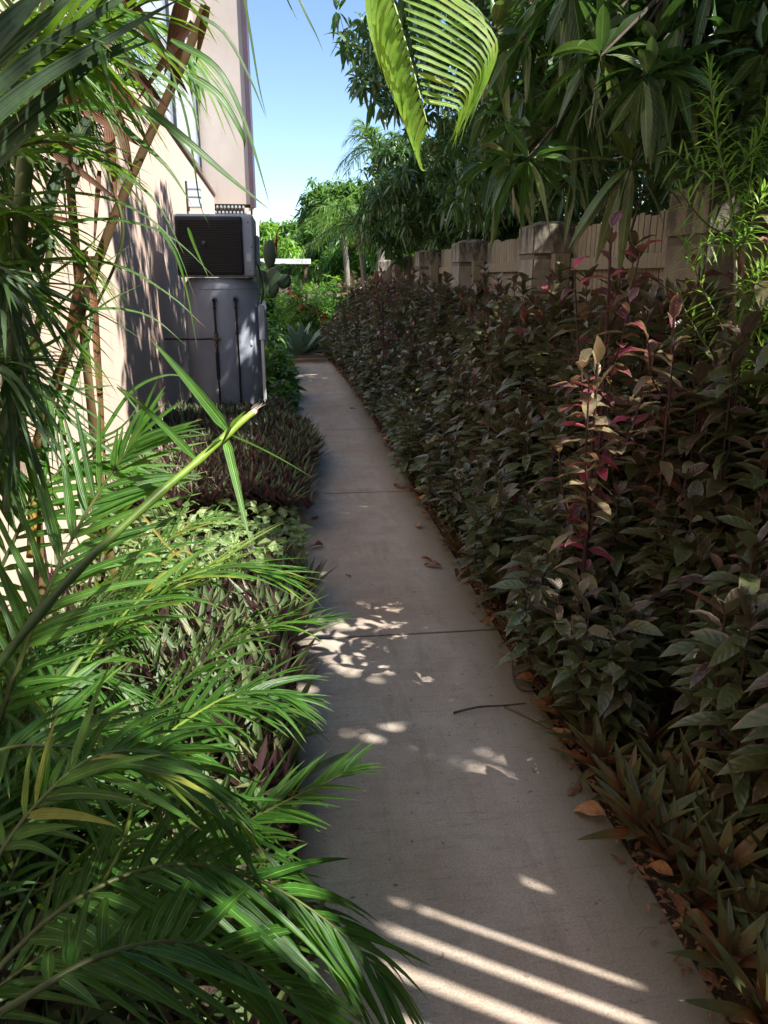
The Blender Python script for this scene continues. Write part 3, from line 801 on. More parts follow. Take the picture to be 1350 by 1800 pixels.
tube(ac, [(3.0, 7.6, 4.6), W(800, 60, 9.8), W(690, 70, 10.2), W(620, 110, 10.4)], .06, .012, 8, n=14)
tube(ac, [(4.1, 6.2, 2.0), (5.0, 5.4, 3.2), (5.2, 4.2, 4.2), (4.8, 2.2, 5.0)], .12, .03, 8, n=12)
tube(ac, [(4.05, 6.2, 2.3), (3.8, 4.4, 3.0), (3.5, 2.4, 3.3), (3.6, .2, 3.8), (3.6, -2, 4.2)], .11, .03, 8, n=16)
for i in range(0, len(CA), 5):
    c = CA[i]; a = axs[i]; e = c - a * rng.uniform(.25, .5) - A([0, 0, rng.uniform(0, .25)])
    tube(acC, [c, (c + e) / 2 + rng.normal(0, .03, 3), e], .004, .009, 4, mat=1)
for c, a in zip(np.vstack([nb, hero]), np.vstack([na, na[:len(hero)]])):
    e = c + A([.25, .35, .30]) + rng.normal(0, .08, 3); tube(acC, [c, (c + e) / 2, e], .005, .011, 6, mat=1)
acC.build("crown", [M_mango, M_twig], mango)
ac.build("trunk", [M_twig], mango)

# ------------------------------------------------------------------ generic trees made of leaf clumps
def blob_tree(name, label, base, blobs, n, k, L, Wd, mat, group=None, droop=.35, tk=.15, cat="tree", tlo=0, thi=.9, core=True):
    t = empty(name, tuple(base), label, cat, group)
    ac = Acc(); P = []
    vol = np.array([b[3] * b[4] * b[5] for b in blobs]) ** .67; vol = vol / vol.sum()
    for b, f in zip(blobs, vol):
        m = max(4, int(n * f))
        d = nrm(rng.normal(size=(m, 3))); r = rng.uniform(.45, 1.0, m) ** .6
        bump_ = 1 + .16 * np.sin(d[:, 0] * 7 + b[0]) * np.sin(d[:, 2] * 6 + d[:, 1] * 5)
        P.append(A(b[:3]) + d * A(b[3:6]) * (r * bump_)[:, None])
    P = np.concatenate(P)
    P = P[P[:, 2] > .15]
    cc = np.array([b[:3] for b in blobs]).mean(0)
    ax = nrm(nrm(P - cc) + rng.normal(0, .6, P.shape))
    whorls(ac, P, ax, k, L, Wd, droop, tlo, thi, seg=3)
    ac.build("crown", [mat], t)
    ac = Acc(); bx_, by_, bz_ = base
    top = cc + A([0, 0, 0])
    tube(ac, [base, (base + top) / 2 + A([.05, 0, 0]), top], tk, tk * .5, 8, n=8)
    for b in blobs: tube(ac, [(base * .45 + top * .55), (top + A(b[:3])) / 2 - A([0, 0, .2]), b[:3]], tk * .5, tk * .12, 6, n=8)
    ac.build("trunk", [M_twig], t)
    return t
def WP(px, py_, dep): return W(px, py_, dep)
def pb(px, py_, dep, rx, rz, ry=None):
    """a leafy blob centred where the photo shows it; radii given in photo pixels"""
    c = WP(px, py_, dep); s = dep / 1350.
    return (c[0], c[1], c[2], rx * s, (ry if ry else (rx + rz) / 2) * s, rz * s)
def gbase(px, dep, z=0): c = W(px, 500, dep); return A([c[0], c[1], z])
# mid mango behind the fence between the pillars, towards the left
blob_tree("mango_tree", "mid green mango tree behind the third and fourth pillars, below the large one", gbase(800, 14),
          [pb(760, 350, 13, 110, 75), pb(850, 300, 14, 120, 110), pb(700, 380, 14.5, 75, 70), pb(850, 395, 12.5, 110, 45), pb(950, 320, 12, 120, 80), pb(700, 300, 15, 60, 60)], 1500, 10, .24, .05, M_mango, tk=.16)
blob_tree("mango_tree", "rounded dark green mango tree at the far end, right of the open sky", gbase(590, 30),
          [pb(570, 375, 30, 42, 52), pb(615, 365, 29, 45, 45), pb(560, 430, 29, 38, 45), pb(620, 430, 28, 50, 60)], 1500, 8, .34, .09, M_far, tk=.2, thi=.6)
blob_tree("round_tree", "small rounded green tree at the far end, between palm foliage and roof", gbase(520, 38),
          [pb(518, 420, 38, 26, 34), pb(540, 445, 37, 30, 40), pb(505, 455, 38, 20, 26)], 700, 8, .42, .11, M_far, tk=.2, thi=.5)
blob_tree("round_tree", "pale green hazy treetop beside the far white post", gbase(480, 55),
          [pb(470, 425, 55, 26, 34), pb(488, 415, 56, 16, 22), pb(486, 450, 54, 26, 30)], 500, 8, .6, .16, M_bright, tk=.25)
blob_tree("young_mango_tree", "small sunlit light green treelet above the flat roof", gbase(506, 24),
          [pb(507, 438, 24, 19, 19)], 50, 9, .24, .07, M_bright, tk=.03)
blob_tree("leafy_tree", "leafy green tree behind the far palms at the end of the fence", gbase(670, 22),
          [pb(650, 440, 22, 55, 50), pb(710, 430, 20, 60, 50), pb(600, 470, 23, 40, 35)], 900, 9, .26, .06, M_green, tk=.15)
blob_tree("leafy_tree", "dark leafy tree filling the view behind the fence at far right", A([8.5, 7.5, 0]),
          [(8, 8, 4, 2.2, 4.5, 3.6), (7.0, 11.5, 3.6, 2.2, 2.2, 3.2), (8, 3, 3.5, 2, 2.5, 3)], 2200, 10, .26, .06, M_mango, tk=.25)
blob_tree("leafy_tree", "dark green thicket tree closing the view beyond the palms", gbase(640, 40), [pb(640, 440, 40, 80, 60), pb(560, 460, 42, 50, 40), pb(720, 440, 38, 80, 80)], 1200, 8, .45, .12, M_far, tk=.25)

blob_tree("leafy_tree", "unseen leafy tree added behind the camera to block sky light", A([1.2, -7.5, 0]), [(1.2, -7, 4.2, 3.2, 2.0, 3.4), (4.2, -6, 4.0, 2.2, 2, 3.4)], 1500, 10, .30, .08, M_mango, tk=.25)  # added out of view to darken the near scene
# ------------------------------------------------------------------ palms
def frond_into(ac, ctrl, n, Lf, wid, spread=1.0, droop=.35, nref=None, r=(.012, .002), t0=.12, m_leaf=0, m_st=1, prof='blade', seg=6, tint=(0, .8),
               sides=(-1, 1), ang=(1.05, .35), lift=.12, jit=.10, rsides=6, endL=.45, startL=.55, fold=.35, radii=None):
    wid = wid * 1.08
    pts = catmull(ctrl, 40)
    tube(ac, pts, r[0], r[1], rsides, m_st, .4, radii=radii)
    T = nrm(np.gradient(pts, axis=0))
    up = A([0, 0, 1.]) if nref is None else A(nref)
    P = []; D = []; N = []; L = []; Wd = []
    for sd in sides:
        t = np.linspace(t0, .995, n) + rng.normal(0, .25 / n, n)
        t = np.clip(t, 0, .999)
        i = t * 39; k = i.astype(int).clip(0, 38); f = (i - k)[:, None]
        p = pts[k] * (1 - f) + pts[k + 1] * f; tt = nrm(T[k] * (1 - f) + T[k + 1] * f)
        S = nrm(np.cross(tt, up[None])) * sd
        nn = nrm(np.cross(S, tt)) * sd
        a = ang[0] + (ang[1] - ang[0]) * ((t - t0) / (1 - t0)) + rng.normal(0, jit, n)
        d = tt * np.cos(a)[:, None] + (S * spread) * np.sin(a)[:, None] + up * (lift + rng.normal(0, jit, n))[:, None]
        u = (t - t0) / (1 - t0)
        prl = np.interp(u, [0, .25, .6, 1], [startL, 1, .9, endL])
        P.append(p); D.append(d); N.append(nn + rng.normal(0, .18, nn.shape)); L.append(Lf * prl * rng.uniform(.88, 1.08, n)); Wd.append(wid * np.interp(u, [0, .3, 1], [.8, 1, .55]))
    P = np.concatenate(P); D = np.concatenate(D); N = np.concatenate(N); L = np.concatenate(L); Wd = np.concatenate(Wd)
    q_ = rng.uniform(size=len(P)); L = np.where(q_ < .07, L * .45, L); kp_ = q_ < .95; P, D, N, L, Wd = P[kp_], D[kp_], N[kp_], L[kp_], Wd[kp_]
    D = nrm(D + rng.normal(0, .045, D.shape))
    leaves(ac, P, D, N, L, Wd, droop * rng.choice([.5, 1, 1.1, 1.9], len(P)) * rng.uniform(.7, 1.3, len(P)), seg, prof, fold, rng.uniform(tint[0], tint[1], len(P)), m_leaf)
def arch(base, az, el, length, sag, twist=0):
    b = A(base); h = A([math.cos(az), math.sin(az), 0]); out = []
    for s in np.linspace(0, 1, 6):
        out.append(b + h * (length * s * math.cos(el)) + A([0, 0, 1]) * (length * s * math.sin(el) - sag * length * s * s) + A([-h[1], h[0], 0]) * twist * s * s)
    return out

# ---- foreground palm clumps on the left
def palm(name, label, base, group=None):
    return empty(name, tuple(A(base)), label, "palm", group)
cane_group = "golden cane palm clumps in the left bed"
pA = palm("cane_palm", "golden cane palm nearest the camera with dark fronds reaching over the path", (-.75, 1.55, 0))
pB = palm("cane_palm", "golden cane palm clump with leaning brown canes in front of the sunlit wall", (-.95, 2.75, 0))
def hand_frond(par, ctrl, n, Lf, wid, mats=None, **kw):
    if par is pA: kw['tint'] = (0, .5) if rng.uniform() < .75 else (0, .95)  # lower tints put the nearest clump's shade into its leaf colour
    n = int(n * .74); kw['droop'] = kw.get('droop', .35) * .75; wid *= 1.06
    ac = Acc(); frond_into(ac, ctrl, n, Lf, wid, **kw)
    return ac.build("frond", mats or [M_palm, M_rachis_dk], par)
# bottom: frond whose leaflets hang over the path
toward = lambda: None
hand_frond(pA, [W(-60, 1760, 1.25), W(120, 1590, 1.35), W(300, 1520, 1.45), W(460, 1550, 1.52), W(600, 1640, 1.56), W(690, 1740, 1.56)], 44, .36, .022,
           droop=.55, r=(.006, .0015), ang=(1.1, .25), lift=.02, jit=.06)
hand_frond(pA, [W(0, 1780, 1.05), W(180, 1680, 1.15), W(340, 1660, 1.25), W(500, 1740, 1.3), W(600, 1850, 1.3)], 36, .30, .022, droop=.5, r=(.006, .0015), ang=(1.1, .3), lift=.02, jit=.08)
hand_frond(pA, [W(170, 1760, 1.6), W(290, 1570, 1.65), W(400, 1470, 1.7), W(500, 1410, 1.72), W(575, 1375, 1.72), W(615, 1352, 1.72)], 34, .20, .017,
           droop=.22, r=(.006, .0015), ang=(1.0, .4), lift=.12, jit=.07, t0=.2)
hand_frond(pA, [W(60, 1700, 1.7), W(200, 1520, 1.75), W(262, 1330, 1.85), W(370, 1240, 1.9), W(450, 1215, 1.9), W(505, 1225, 1.9)], 40, .27, .020, mats=[M_palm, M_rachis],
           droop=.3, r=(.007, .002), ang=(1.05, .3), lift=.1, jit=.07, t0=.2, tint=(.3, .9))
hand_frond(pA, [W(-40, 1330, 1.5), W(60, 1310, 1.5), W(220, 1330, 1.55), W(360, 1400, 1.6), W(480, 1510, 1.62)], 34, .30, .021, droop=.4, r=(.005, .0015), jit=.09)
hand_frond(pA, [W(-40, 1560, 1.2), W(60, 1420, 1.25), W(170, 1330, 1.3), W(300, 1330, 1.35), W(400, 1400, 1.4)], 36, .26, .02, droop=.45, r=(.005, .0015), jit=.1)
for i in range(13):
    az = rng.uniform(-1.2, 2.2); b = A([-.8 + rng.uniform(-.35, .35), 1.45 + rng.uniform(-.45, .8), rng.uniform(.0, .15)])
    hand_frond(pA, arch(b, az, rng.uniform(.5, 1.3), rng.uniform(.45, .8), rng.uniform(.25, .5), rng.uniform(-.3, .3)), 34, rng.uniform(.22, .34), .017,
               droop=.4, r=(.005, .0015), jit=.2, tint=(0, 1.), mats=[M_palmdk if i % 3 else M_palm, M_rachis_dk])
for i in range(11):
    az = rng.uniform(-.5, 1.9); b = A([-.85 + rng.uniform(-.3, .2), 1.55 + rng.uniform(-.5, .7), rng.uniform(.0, .25)])
    hand_frond(pA, arch(b, az, rng.uniform(.75, 1.3), rng.uniform(.75, 1.15), rng.uniform(.35, .7), rng.uniform(-.2, .2)), 34, rng.uniform(.26, .36), .019,
               droop=.35, r=(.006, .0015), jit=.12, tint=(0, .7 if i % 5 else .97), mats=[M_palm, M_rachis_dk])
# upright mid-left fan of leaflets (200,800)-(0,1200)
hand_frond(pB, [W(-30, 1350, 2.0), W(40, 1150, 2.0), W(110, 980, 2.05), W(190, 840, 2.1), W(250, 760, 2.1)], 38, .40, .022, droop=.25, r=(.008, .002), jit=.06, nref=(-.1, -1, .3), lift=.0, ang=(.9, .3))
hand_frond(pB, [W(0, 1420, 2.3), W(130, 1200, 2.3), W(240, 1060, 2.35), W(380, 1000, 2.4), W(480, 1010, 2.4)], 38, .40, .020, droop=.3, r=(.007, .002), jit=.08, ang=(.95, .3), mats=[M_palm, M_rachis], tint=(.2, .95))
hand_frond(pB, [W(60, 1500, 2.4), W(190, 1340, 2.35), W(330, 1190, 2.4), W(440, 1110, 2.4), W(560, 1090, 2.35)], 34, .34, .015, droop=.25, r=(.006, .0015), jit=.06, ang=(.8, .2), tint=(.2, .8))
hand_frond(pB, [W(-60, 1130, 2.3), W(20, 960, 2.3), W(70, 860, 2.35), W(150, 810, 2.4), W(250, 830, 2.4)], 36, .36, .020, droop=.35, r=(.007, .002), jit=.08, nref=(0, -.5, .8))
for i in range(7):
    az = rng.uniform(-.7, 1.6); b = A([-1.0 + rng.uniform(-.12, .25), 2.75 + rng.uniform(-.7, .8), rng.uniform(.0, .3)])
    hand_frond(pB, arch(b, az, rng.uniform(.9, 1.35), rng.uniform(.7, 1.1), rng.uniform(.3, .6), rng.uniform(-.2, .2)), 34, rng.uniform(.28, .40), .019,
               droop=.35, r=(.007, .002), jit=.1, tint=(.1, 1.0))
# cut stalk sticking out towards the heater
ac = Acc()
tube(ac, catmull([W(-20, 1190, 1.62), W(120, 1020, 1.68), W(260, 885, 1.78), W(350, 808, 1.9), W(420, 745, 2.02), W(445, 725, 2.06)], 24), .0105, .0085, 12, 1, .5, radii=np.linspace(.0105, .0085, 24) * (1 + .07 * rng.normal(size=24)) * (1 + .16 * (np.arange(24) % 7 == 3)))
lf = [((400, 758), (250, 578), .030, 2.0, .10), ((395, 765), (440, 955), .024, 2.0, .02), ((345, 808), (190, 660), .020, 1.9, .10), ((400, 762), (545, 838), .006, 2.0, .10), ((405, 752), (432, 722), .016, 2.0, 0), ((395, 768), (372, 778), .014, 2.0, 0)]
for (a, b, wd_, dep, dr) in lf:
    p0 = W(*a, dep); p1 = W(*b, dep - .12); d = p1 - p0; L = np.linalg.norm(d)
    leaves(ac, p0, d + A([0, 0, dr * L]), A([.1, -1, .5]), L, wd_, dr, 8, 'blade', .35, .55 if wd_ != .024 else .8, 0)
ml, n_, l_, p_ = new_mat("lime_stalk"); uvn = n_.new('ShaderNodeUVMap'); uvn.uv_map = 'UVMap'; spx = n_.new('ShaderNodeSeparateXYZ'); l_.new(uvn.outputs[0], spx.inputs[0])
cc_ = ramp(n_, l_, spx.outputs[1], [(.2, (.05, .10, .02)), (.55, (.16, .26, .03)), (.95, (.24, .32, .05))])
cc_ = mixrgb(n_, l_, cc_, mixrgb(n_, l_, cc_, (.7, .75, .5), 1., 'MULTIPLY'), ramp(n_, l_, noise(n_, l_, 30, 5, .7, objcoord(n_)), [(.45, 0.), (.65, .8)]))
l_.new(cc_, p_.inputs['Base Color']); p_.inputs['Roughness'].default_value = .42
ac.build("cut_stalk", [M_palm, ml], pB)
ac = Acc(); tube(ac, [W(443, 727, 2.057), W(448, 722.5, 2.067)], .0088, .0080, 12); tube(ac, [W(448, 722.6, 2.0668), W(448.2, 722.4, 2.0675)], .0079, .0005, 12)
for _ in range(14):
    a_ = W(447 + rng.uniform(-6, 6), 723 + rng.uniform(-6, 6), 2.062); tube(ac, [a_, a_ + (W(458, 714, 2.07) - W(447, 723, 2.062)) * rng.uniform(.3, 1.5) + rng.normal(0, .002, 3)], .0008, .0004, 4)
ac.build("cut_end", [solid("cut_pith", (.50, .40, .32), .7)], pB)
# canes
def cane(par, ctrl, r0, r1, mat, name="cane"):
    ac = Acc(); n = 46; pts = catmull(ctrl, n)
    r0 *= .75; r1 *= .75; rad = np.linspace(r0, r1, n) * (1 + .10 * (np.arange(n) % 9 == 0))
    tube(ac, pts, r0, r1, 12, 0, .5, radii=rad); return ac.build(name, [mat], par)
cane(pB, [W(40, 900, 2.75) - A([0, 0, .5]), W(68, 790, 2.75), W(125, 600, 2.65), W(190, 410, 2.55), W(245, 280, 2.5), W(330, 90, 2.4), W(360, 10, 2.35)], .026, .016, M_cane)
cane(pB, [W(55, 980, 2.8), W(62, 800, 2.75), W(90, 700, 2.75), W(130, 600, 2.7)], .022, .019, M_canegold)
cane(pB, [W(20, 900, 2.3), W(20, 650, 2.3), W(35, 400, 2.2), W(60, 150, 2.1), W(100, -60, 2.0)], .034, .026, solid("green_cane", (.075, .12, .035), .5, .5, 5))
cane(pB, [W(15, 900, 2.6), W(30, 720, 2.6), W(70, 560, 2.55), W(90, 420, 2.5)], .02, .015, M_rachis_dk)
cane(pB, [W(190, 300, 2.45), W(215, 420, 2.5), W(160, 560, 2.6)], .008, .006, M_rachis_dk)
# dry hanging sheaths and blades
def dryblade(par, a, b, wd_, da, db, sag=.05, name="dry_leaf", mat=None, seg=8, nref=(.1, -1, .2), tint=.5, prof='sword'):
    wd_ *= .85; ac = Acc(); p0 = W(*a, da); p1 = W(*b, db); d = p1 - p0; L = np.linalg.norm(d)
    leaves(ac, p0, d + A([0, 0, sag * L]), A(nref), L, wd_, sag, seg, prof, .4, tint, 0, wave=.25)
    return ac.build(name, [mat or M_dry], par)
for a, b, wd_, da, db, tn in [((160, 450), (188, 870), .032, 2.5, 2.55, .8), ((150, 440), (95, 750), .034, 2.45, 2.6, .45), ((215, -10), (330, 165), .05, 2.1, 2.4, .1), ((150, 30), (300, 200), .045, 2.1, 2.35, .1),
                         ((115, 80), (270, 215), .05, 2.1, 2.45, .35), ((60, 140), (250, 260), .05, 2.1, 2.4, .4), ((40, 230), (215, 360), .035, 2.15, 2.4, .2), ((200, 190), (232, 300), .05, 2.3, 2.35, .3), ((190, 210), (205, 350), .04, 2.4, 2.45, .7),
                         ((80, 250), (170, 275), .03, 2.2, 2.4, .8), ((160, 275), (235, 305), .02, 2.3, 2.4, .6), ((320, 60), (300, 160), .035, 2.3, 2.4, .1), ((365, 10), (345, 110), .03, 2.3, 2.4, .5), ((40, 375), (160, 395), .02, 2.4, 2.4, .6),
                         ((175, 300), (165, 440), .02, 2.45, 2.45, .6), ((40, 540), (60, 370), .02, 2.3, 2.3, .2), ((330, -20), (290, 130), .06, 2.25, 2.4, .05), ((340, 40), (240, 180), .03, 2.2, 2.3, .2)]:
    dryblade(pB, a, b, wd_, da, db, tint=tn)
# long thin green blades crossing the upper left
def strand(ctrl, wd_, dep, tint=.3, par=None, mat=None):
    """one long arching leaflet through the given photo points"""
    pts = catmull([W(x, y, dep + i * .03) for i, (x, y) in enumerate(ctrl)], 16)
    T = nrm(np.gradient(pts, axis=0)); B = nrm(np.cross(T, A([.25, -1, .35]))); s = np.linspace(0, 1, 16)
    w_ = np.minimum(1, .4 + s / .15) * (1 - s ** 1.8) * wd_ / 2
    N_ = np.cross(B, T)
    V = np.stack([pts - B * w_[:, None] + N_ * .35 * w_[:, None], pts, pts + B * w_[:, None] + N_ * .35 * w_[:, None]], 1).reshape(-1, 3)
    F = []
    for r in range(15): a = 3 * r; F += [[a, a + 1, a + 4, a + 3], [a + 1, a + 2, a + 5, a + 4]]
    uv = np.stack(np.meshgrid([0, .5, 1.], s, indexing='xy'), -1).reshape(-1, 2)
    return V, np.array(F), uv, np.full(len(V), tint)
def strands(par, lst, name="leaflet", mat=None):
    ac = Acc()
    for (ctrl, wd_, dep, tn) in lst: ac.add(*strand(ctrl, wd_, dep, tn), 0)
    return ac.build(name, [mat or M_palm], par)
strands(pB, [([(300, 70), (380, 120), (430, 215), (478, 372)], .022, 2.1, .35), ([(330, 130), (385, 170), (425, 235), (430, 262)], .026, 2.2, .5), ([(345, 25), (395, 60), (440, 140), (470, 213)], .013, 2.1, .1),
             ([(250, 185), (330, 250), (400, 310), (482, 375)], .024, 1.9, .3), ([(130, 60), (230, 70), (300, 100), (352, 150)], .016, 2.0, .5), ([(60, 130), (160, 100), (260, 130), (340, 200)], .012, 2.0, .5)], "frond")
strands(pB, [([(0, 140), (110, 100), (230, 105), (330, 175), (350, 255)], .018, 2.0, .4), ([(0, 200), (130, 190), (220, 190), (300, 230), (370, 320)], .022, 2.1, .3),
             ([(0, 275), (90, 265), (180, 285), (270, 350), (325, 450)], .018, 2.1, .3), ([(130, 140), (200, 210), (290, 290), (340, 365)], .02, 2.0, .35), ([(0, 430), (60, 410), (170, 385), (290, 410), (390, 500)], .014, 2.2, .4),
             ([(20, 345), (120, 338), (220, 360), (300, 420), (345, 530)], .010, 2.1, .5), ([(10, 480), (100, 455), (210, 468), (300, 520), (365, 580)], .012, 2.2, .4), ([(150, 545), (210, 543), (270, 560), (330, 610)], .008, 2.2, .6),
             ([(280, 400), (310, 450), (330, 520), (348, 620)], .009, 2.1, .5), ([(300, 120), (325, 200), (340, 280), (352, 360), (370, 400)], .008, 2.2, .3), ([(330, 400), (345, 440), (370, 495)], .009, 2.0, .6)], "frond")
strands(pB, [([(205, 680), (225, 700), (270, 760), (280, 790)], .008, 2.4, .5), ([(30, 700), (100, 690), (170, 680), (205, 678)], .012, 2.4, .3), ([(0, 800), (90, 790), (200, 760), (250, 705)], .016, 2.4, .3),
             ([(110, 730), (190, 790), (260, 830), (340, 870)], .012, 2.3, .4), ([(0, 620), (80, 560), (150, 490), (230, 430)], .012, 2.3, .3), ([(20, 640), (110, 590), (190, 530), (250, 500)], .012, 2.3, .3),
             ([(40, 520), (110, 470), (160, 430), (200, 380)], .010, 2.3, .3), ([(170, 780), (230, 690), (290, 660), (340, 665)], .012, 2.3, .5), ([(100, 760), (150, 610), (160, 550), (130, 490)], .020, 2.4, .35)], "frond")
strands(pB, [([(250, 905), (290, 955), (318, 985), (322, 1020)], .010, 2.9, .985), ([(270, 1000), (320, 968), (345, 985), (350, 1010)], .010, 2.9, .97), ([(255, 1040), (310, 1000), (340, 995), (352, 1005)], .016, 2.9, .95),
             ([(230, 1060), (285, 1010), (322, 1000)], .018, 2.9, .93), ([(250, 1080), (300, 1035), (345, 1020)], .016, 2.9, .9), ([(235, 970), (270, 975), (300, 1000)], .014, 2.9, .96)], "dying_frond")
# dense fan at far left, mid height
for (c, nf, L_, dr, t_) in [
    ([W(-40, 60, 1.9), W(60, 60, 1.85), W(180, 40, 1.8), W(300, -20, 1.8)], 26, .34, .55, (0, .4)),
    ([W(-60, 180, 1.7), W(40, 120, 1.7), W(130, 60, 1.7), W(220, -40, 1.7)], 26, .30, .5, (0, .3)),
    ([W(-80, 300, 2.0), W(20, 260, 2.0), W(110, 250, 2.05), W(190, 290, 2.1)], 24, .30, .45, (0, .5)),
    ([W(-80, 420, 2.1), W(0, 380, 2.1), W(80, 400, 2.15), W(150, 470, 2.2)], 24, .32, .4, (0, .5)),
    ([W(-80, 560, 2.2), W(-10, 500, 2.2), W(60, 520, 2.2), W(130, 600, 2.25)], 22, .34, .35, (0, .5)),
    ([W(-100, 700, 2.3), W(-20, 640, 2.3), W(50, 650, 2.3), W(100, 720, 2.3)], 22, .34, .35, (0, .6)),
    ([W(150, -40, 2.6), W(230, 20, 2.6), W(300, 60, 2.6), W(350, 140, 2.6)], 26, .30, .45, (.3, .9)),
    ([W(-40, 200, 2.9), W(60, 190, 2.9), W(150, 150, 2.9), W(230, 150, 2.9)], 30, .40, .5, (.5, .95)),
    ([W(0, 60, 3.0), W(100, 40, 3.0), W(200, 60, 3.0), W(290, 110, 3.0)], 30, .40, .5, (.5, .95))]:
    hand_frond(pB, c, nf, L_, .024, droop=dr, r=(.008, .002), jit=.1, tint=t_)
# wide dark near blade, top left
strands(pB, [([(-60, 250), (60, 150), (190, 70), (330, -10)], .034, 1.5, .1), ([(-60, 205), (60, 100), (180, 20), (300, -60)], .034, 1.55, .3), ([(-60, 160), (50, 60), (150, -20), (280, -90)], .034, 1.6, .6), ([(-60, 290), (70, 180), (170, 110), (300, 60)], .028, 1.7, .2), ([(-60, 100), (30, 20), (120, -50)], .036, 1.6, .4), ([(-60, 225), (60, 125), (170, 60), (290, 20)], .028, 1.8, .0), ([(-60, 130), (70, 40), (160, 0), (260, -20)], .028, 1.8, .0), ([(-60, 330), (50, 220), (150, 120), (250, 60)], .05, 1.7, .3), ([(-60, 120), (20, 40), (100, -40)], .06, 1.55, .3), ([(130, 330), (160, 200), (230, 130), (290, 110)], .035, 2.4, .1),
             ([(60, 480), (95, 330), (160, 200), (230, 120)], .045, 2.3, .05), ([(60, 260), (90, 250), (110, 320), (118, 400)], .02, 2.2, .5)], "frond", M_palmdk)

for i in range(12):
    xa = rng.uniform(-60, 200); ya_ = rng.uniform(-60, 230); dp = rng.uniform(2.3, 3.0); dx = rng.uniform(60, 150); sg = 1 if i % 3 else -1
    hand_frond(pB, [W(xa - dx, ya_ + 60 * sg, dp), W(xa - dx * .4, ya_ + 10, dp), W(xa + dx * .3, ya_, dp), W(xa + dx, ya_ + 50, dp)], 34, rng.uniform(.24, .34), .020,
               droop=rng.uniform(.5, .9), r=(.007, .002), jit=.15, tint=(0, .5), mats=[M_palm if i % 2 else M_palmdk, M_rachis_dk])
for i in range(15):
    y0 = -60 + i * 62 + rng.uniform(-30, 30); dp = rng.uniform(1.9, 2.7); xe = rng.uniform(60, 230) if y0 < 160 else rng.uniform(-10, 60)
    hand_frond(pB, [W(-220, y0 + rng.uniform(-40, 120), dp), W(-120, y0 - 10, dp), W(-20, y0 - 30, dp), W(xe * .5, y0 - 10, dp), W(xe, y0 + rng.uniform(30, 110), dp)], 30, rng.uniform(.24, .34), .020,
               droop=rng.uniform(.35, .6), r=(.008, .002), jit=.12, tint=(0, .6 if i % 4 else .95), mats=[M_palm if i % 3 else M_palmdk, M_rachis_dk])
# ---- overhanging bright frond at the top centre
pC = palm("cane_palm", "tall cane palm whose sunlit yellow green frond hangs down at the top centre", (-.9, 3.6, 0))
nC = (-.15, -1, .25)
ctrl = [W(470, -420, 3.3), W(580, -250, 3.3), W(650, -100, 3.3), W(690, 0, 3.3), W(725, 120, 3.3), W(750, 215, 3.3)]
cane(pC, [(-.9, 3.6, 0), (-.9, 3.55, 1.2), (-.85, 3.5, 2.6), (-.75, 3.4, 3.6), W(470, -420, 3.3)], .03, .014, M_cane, "cane")
0 and hand_frond(pC, ctrl, 40, .44, .026, mats=[M_palmlit, M_rachis], droop=.10, r=(.010, .003), nref=nC, sides=(1,), ang=(.30, .12), lift=0, jit=.05, startL=.9, endL=.4, tint=(.1, .8), t0=.3)
ac = Acc()
tube(ac, ctrl, .010, .003, 8, 1, .5, n=30)
for i in range(15):
    u = i / 14
    c2 = [(697 + 48 * u, -50 + 230 * u), (785 - 30 * u, -10 + 190 * u), (868 - 62 * u, 62 + 130 * u), (862 - 62 * u, 130 + 100 * u), (818 - 30 * u + 10 * (i % 2), 215 + 62 * u - 12 * (i % 3))]
    V, F, uv, T_ = strand(c2, .017 + .004 * (i % 3), 3.25 + rng.uniform(-.05, .05), rng.uniform(.1, .9)); ac.add(V, F, uv, T_, 0)
for i in range(9):
    u = i / 8
    c2 = [(760 - 10 * u, -60 + 40 * u), (800, -20 + 40 * u), (845 + 12 * u, 20 + 40 * u), (858, 70 + 60 * u)]
    if i % 2: V, F, uv, T_ = strand(c2, .014, 3.4, rng.uniform(.1, .9)); ac.add(V, F, uv, T_, 0)
for i in range(21):
    u = i / 20; sx = 672 + 78 * u; sy_ = -80 + 300 * u
    c2 = [(sx, sy_), (sx - 26 + 10 * u, sy_ + 55 - 15 * u), (sx - 24 + 14 * u, sy_ + 120 - 45 * u), (sx - 8 + 6 * u, sy_ + 195 - 120 * u + rng.uniform(-8, 8))]
    V, F, uv, T_ = strand(c2, .025, 3.3 + rng.uniform(-.06, .06), rng.uniform(.1, .8)); ac.add(V, F, uv, T_, 0)
ac.build("frond", [M_palmlit, M_rachis], pC)
# leaflet tips dropping into the sky
strands(pC, [([(425, -30), (440, 60), (455, 150), (470, 212)], .010, 2.6, .0), ([(500, -60), (535, 20), (555, 60), (570, 95)], .010, 2.6, .0), ([(480, -60), (505, 0), (525, 40)], .008, 2.6, .0), ([(560, -40), (590, 0), (600, 20)], .012, 2.6, .2)], "frond")

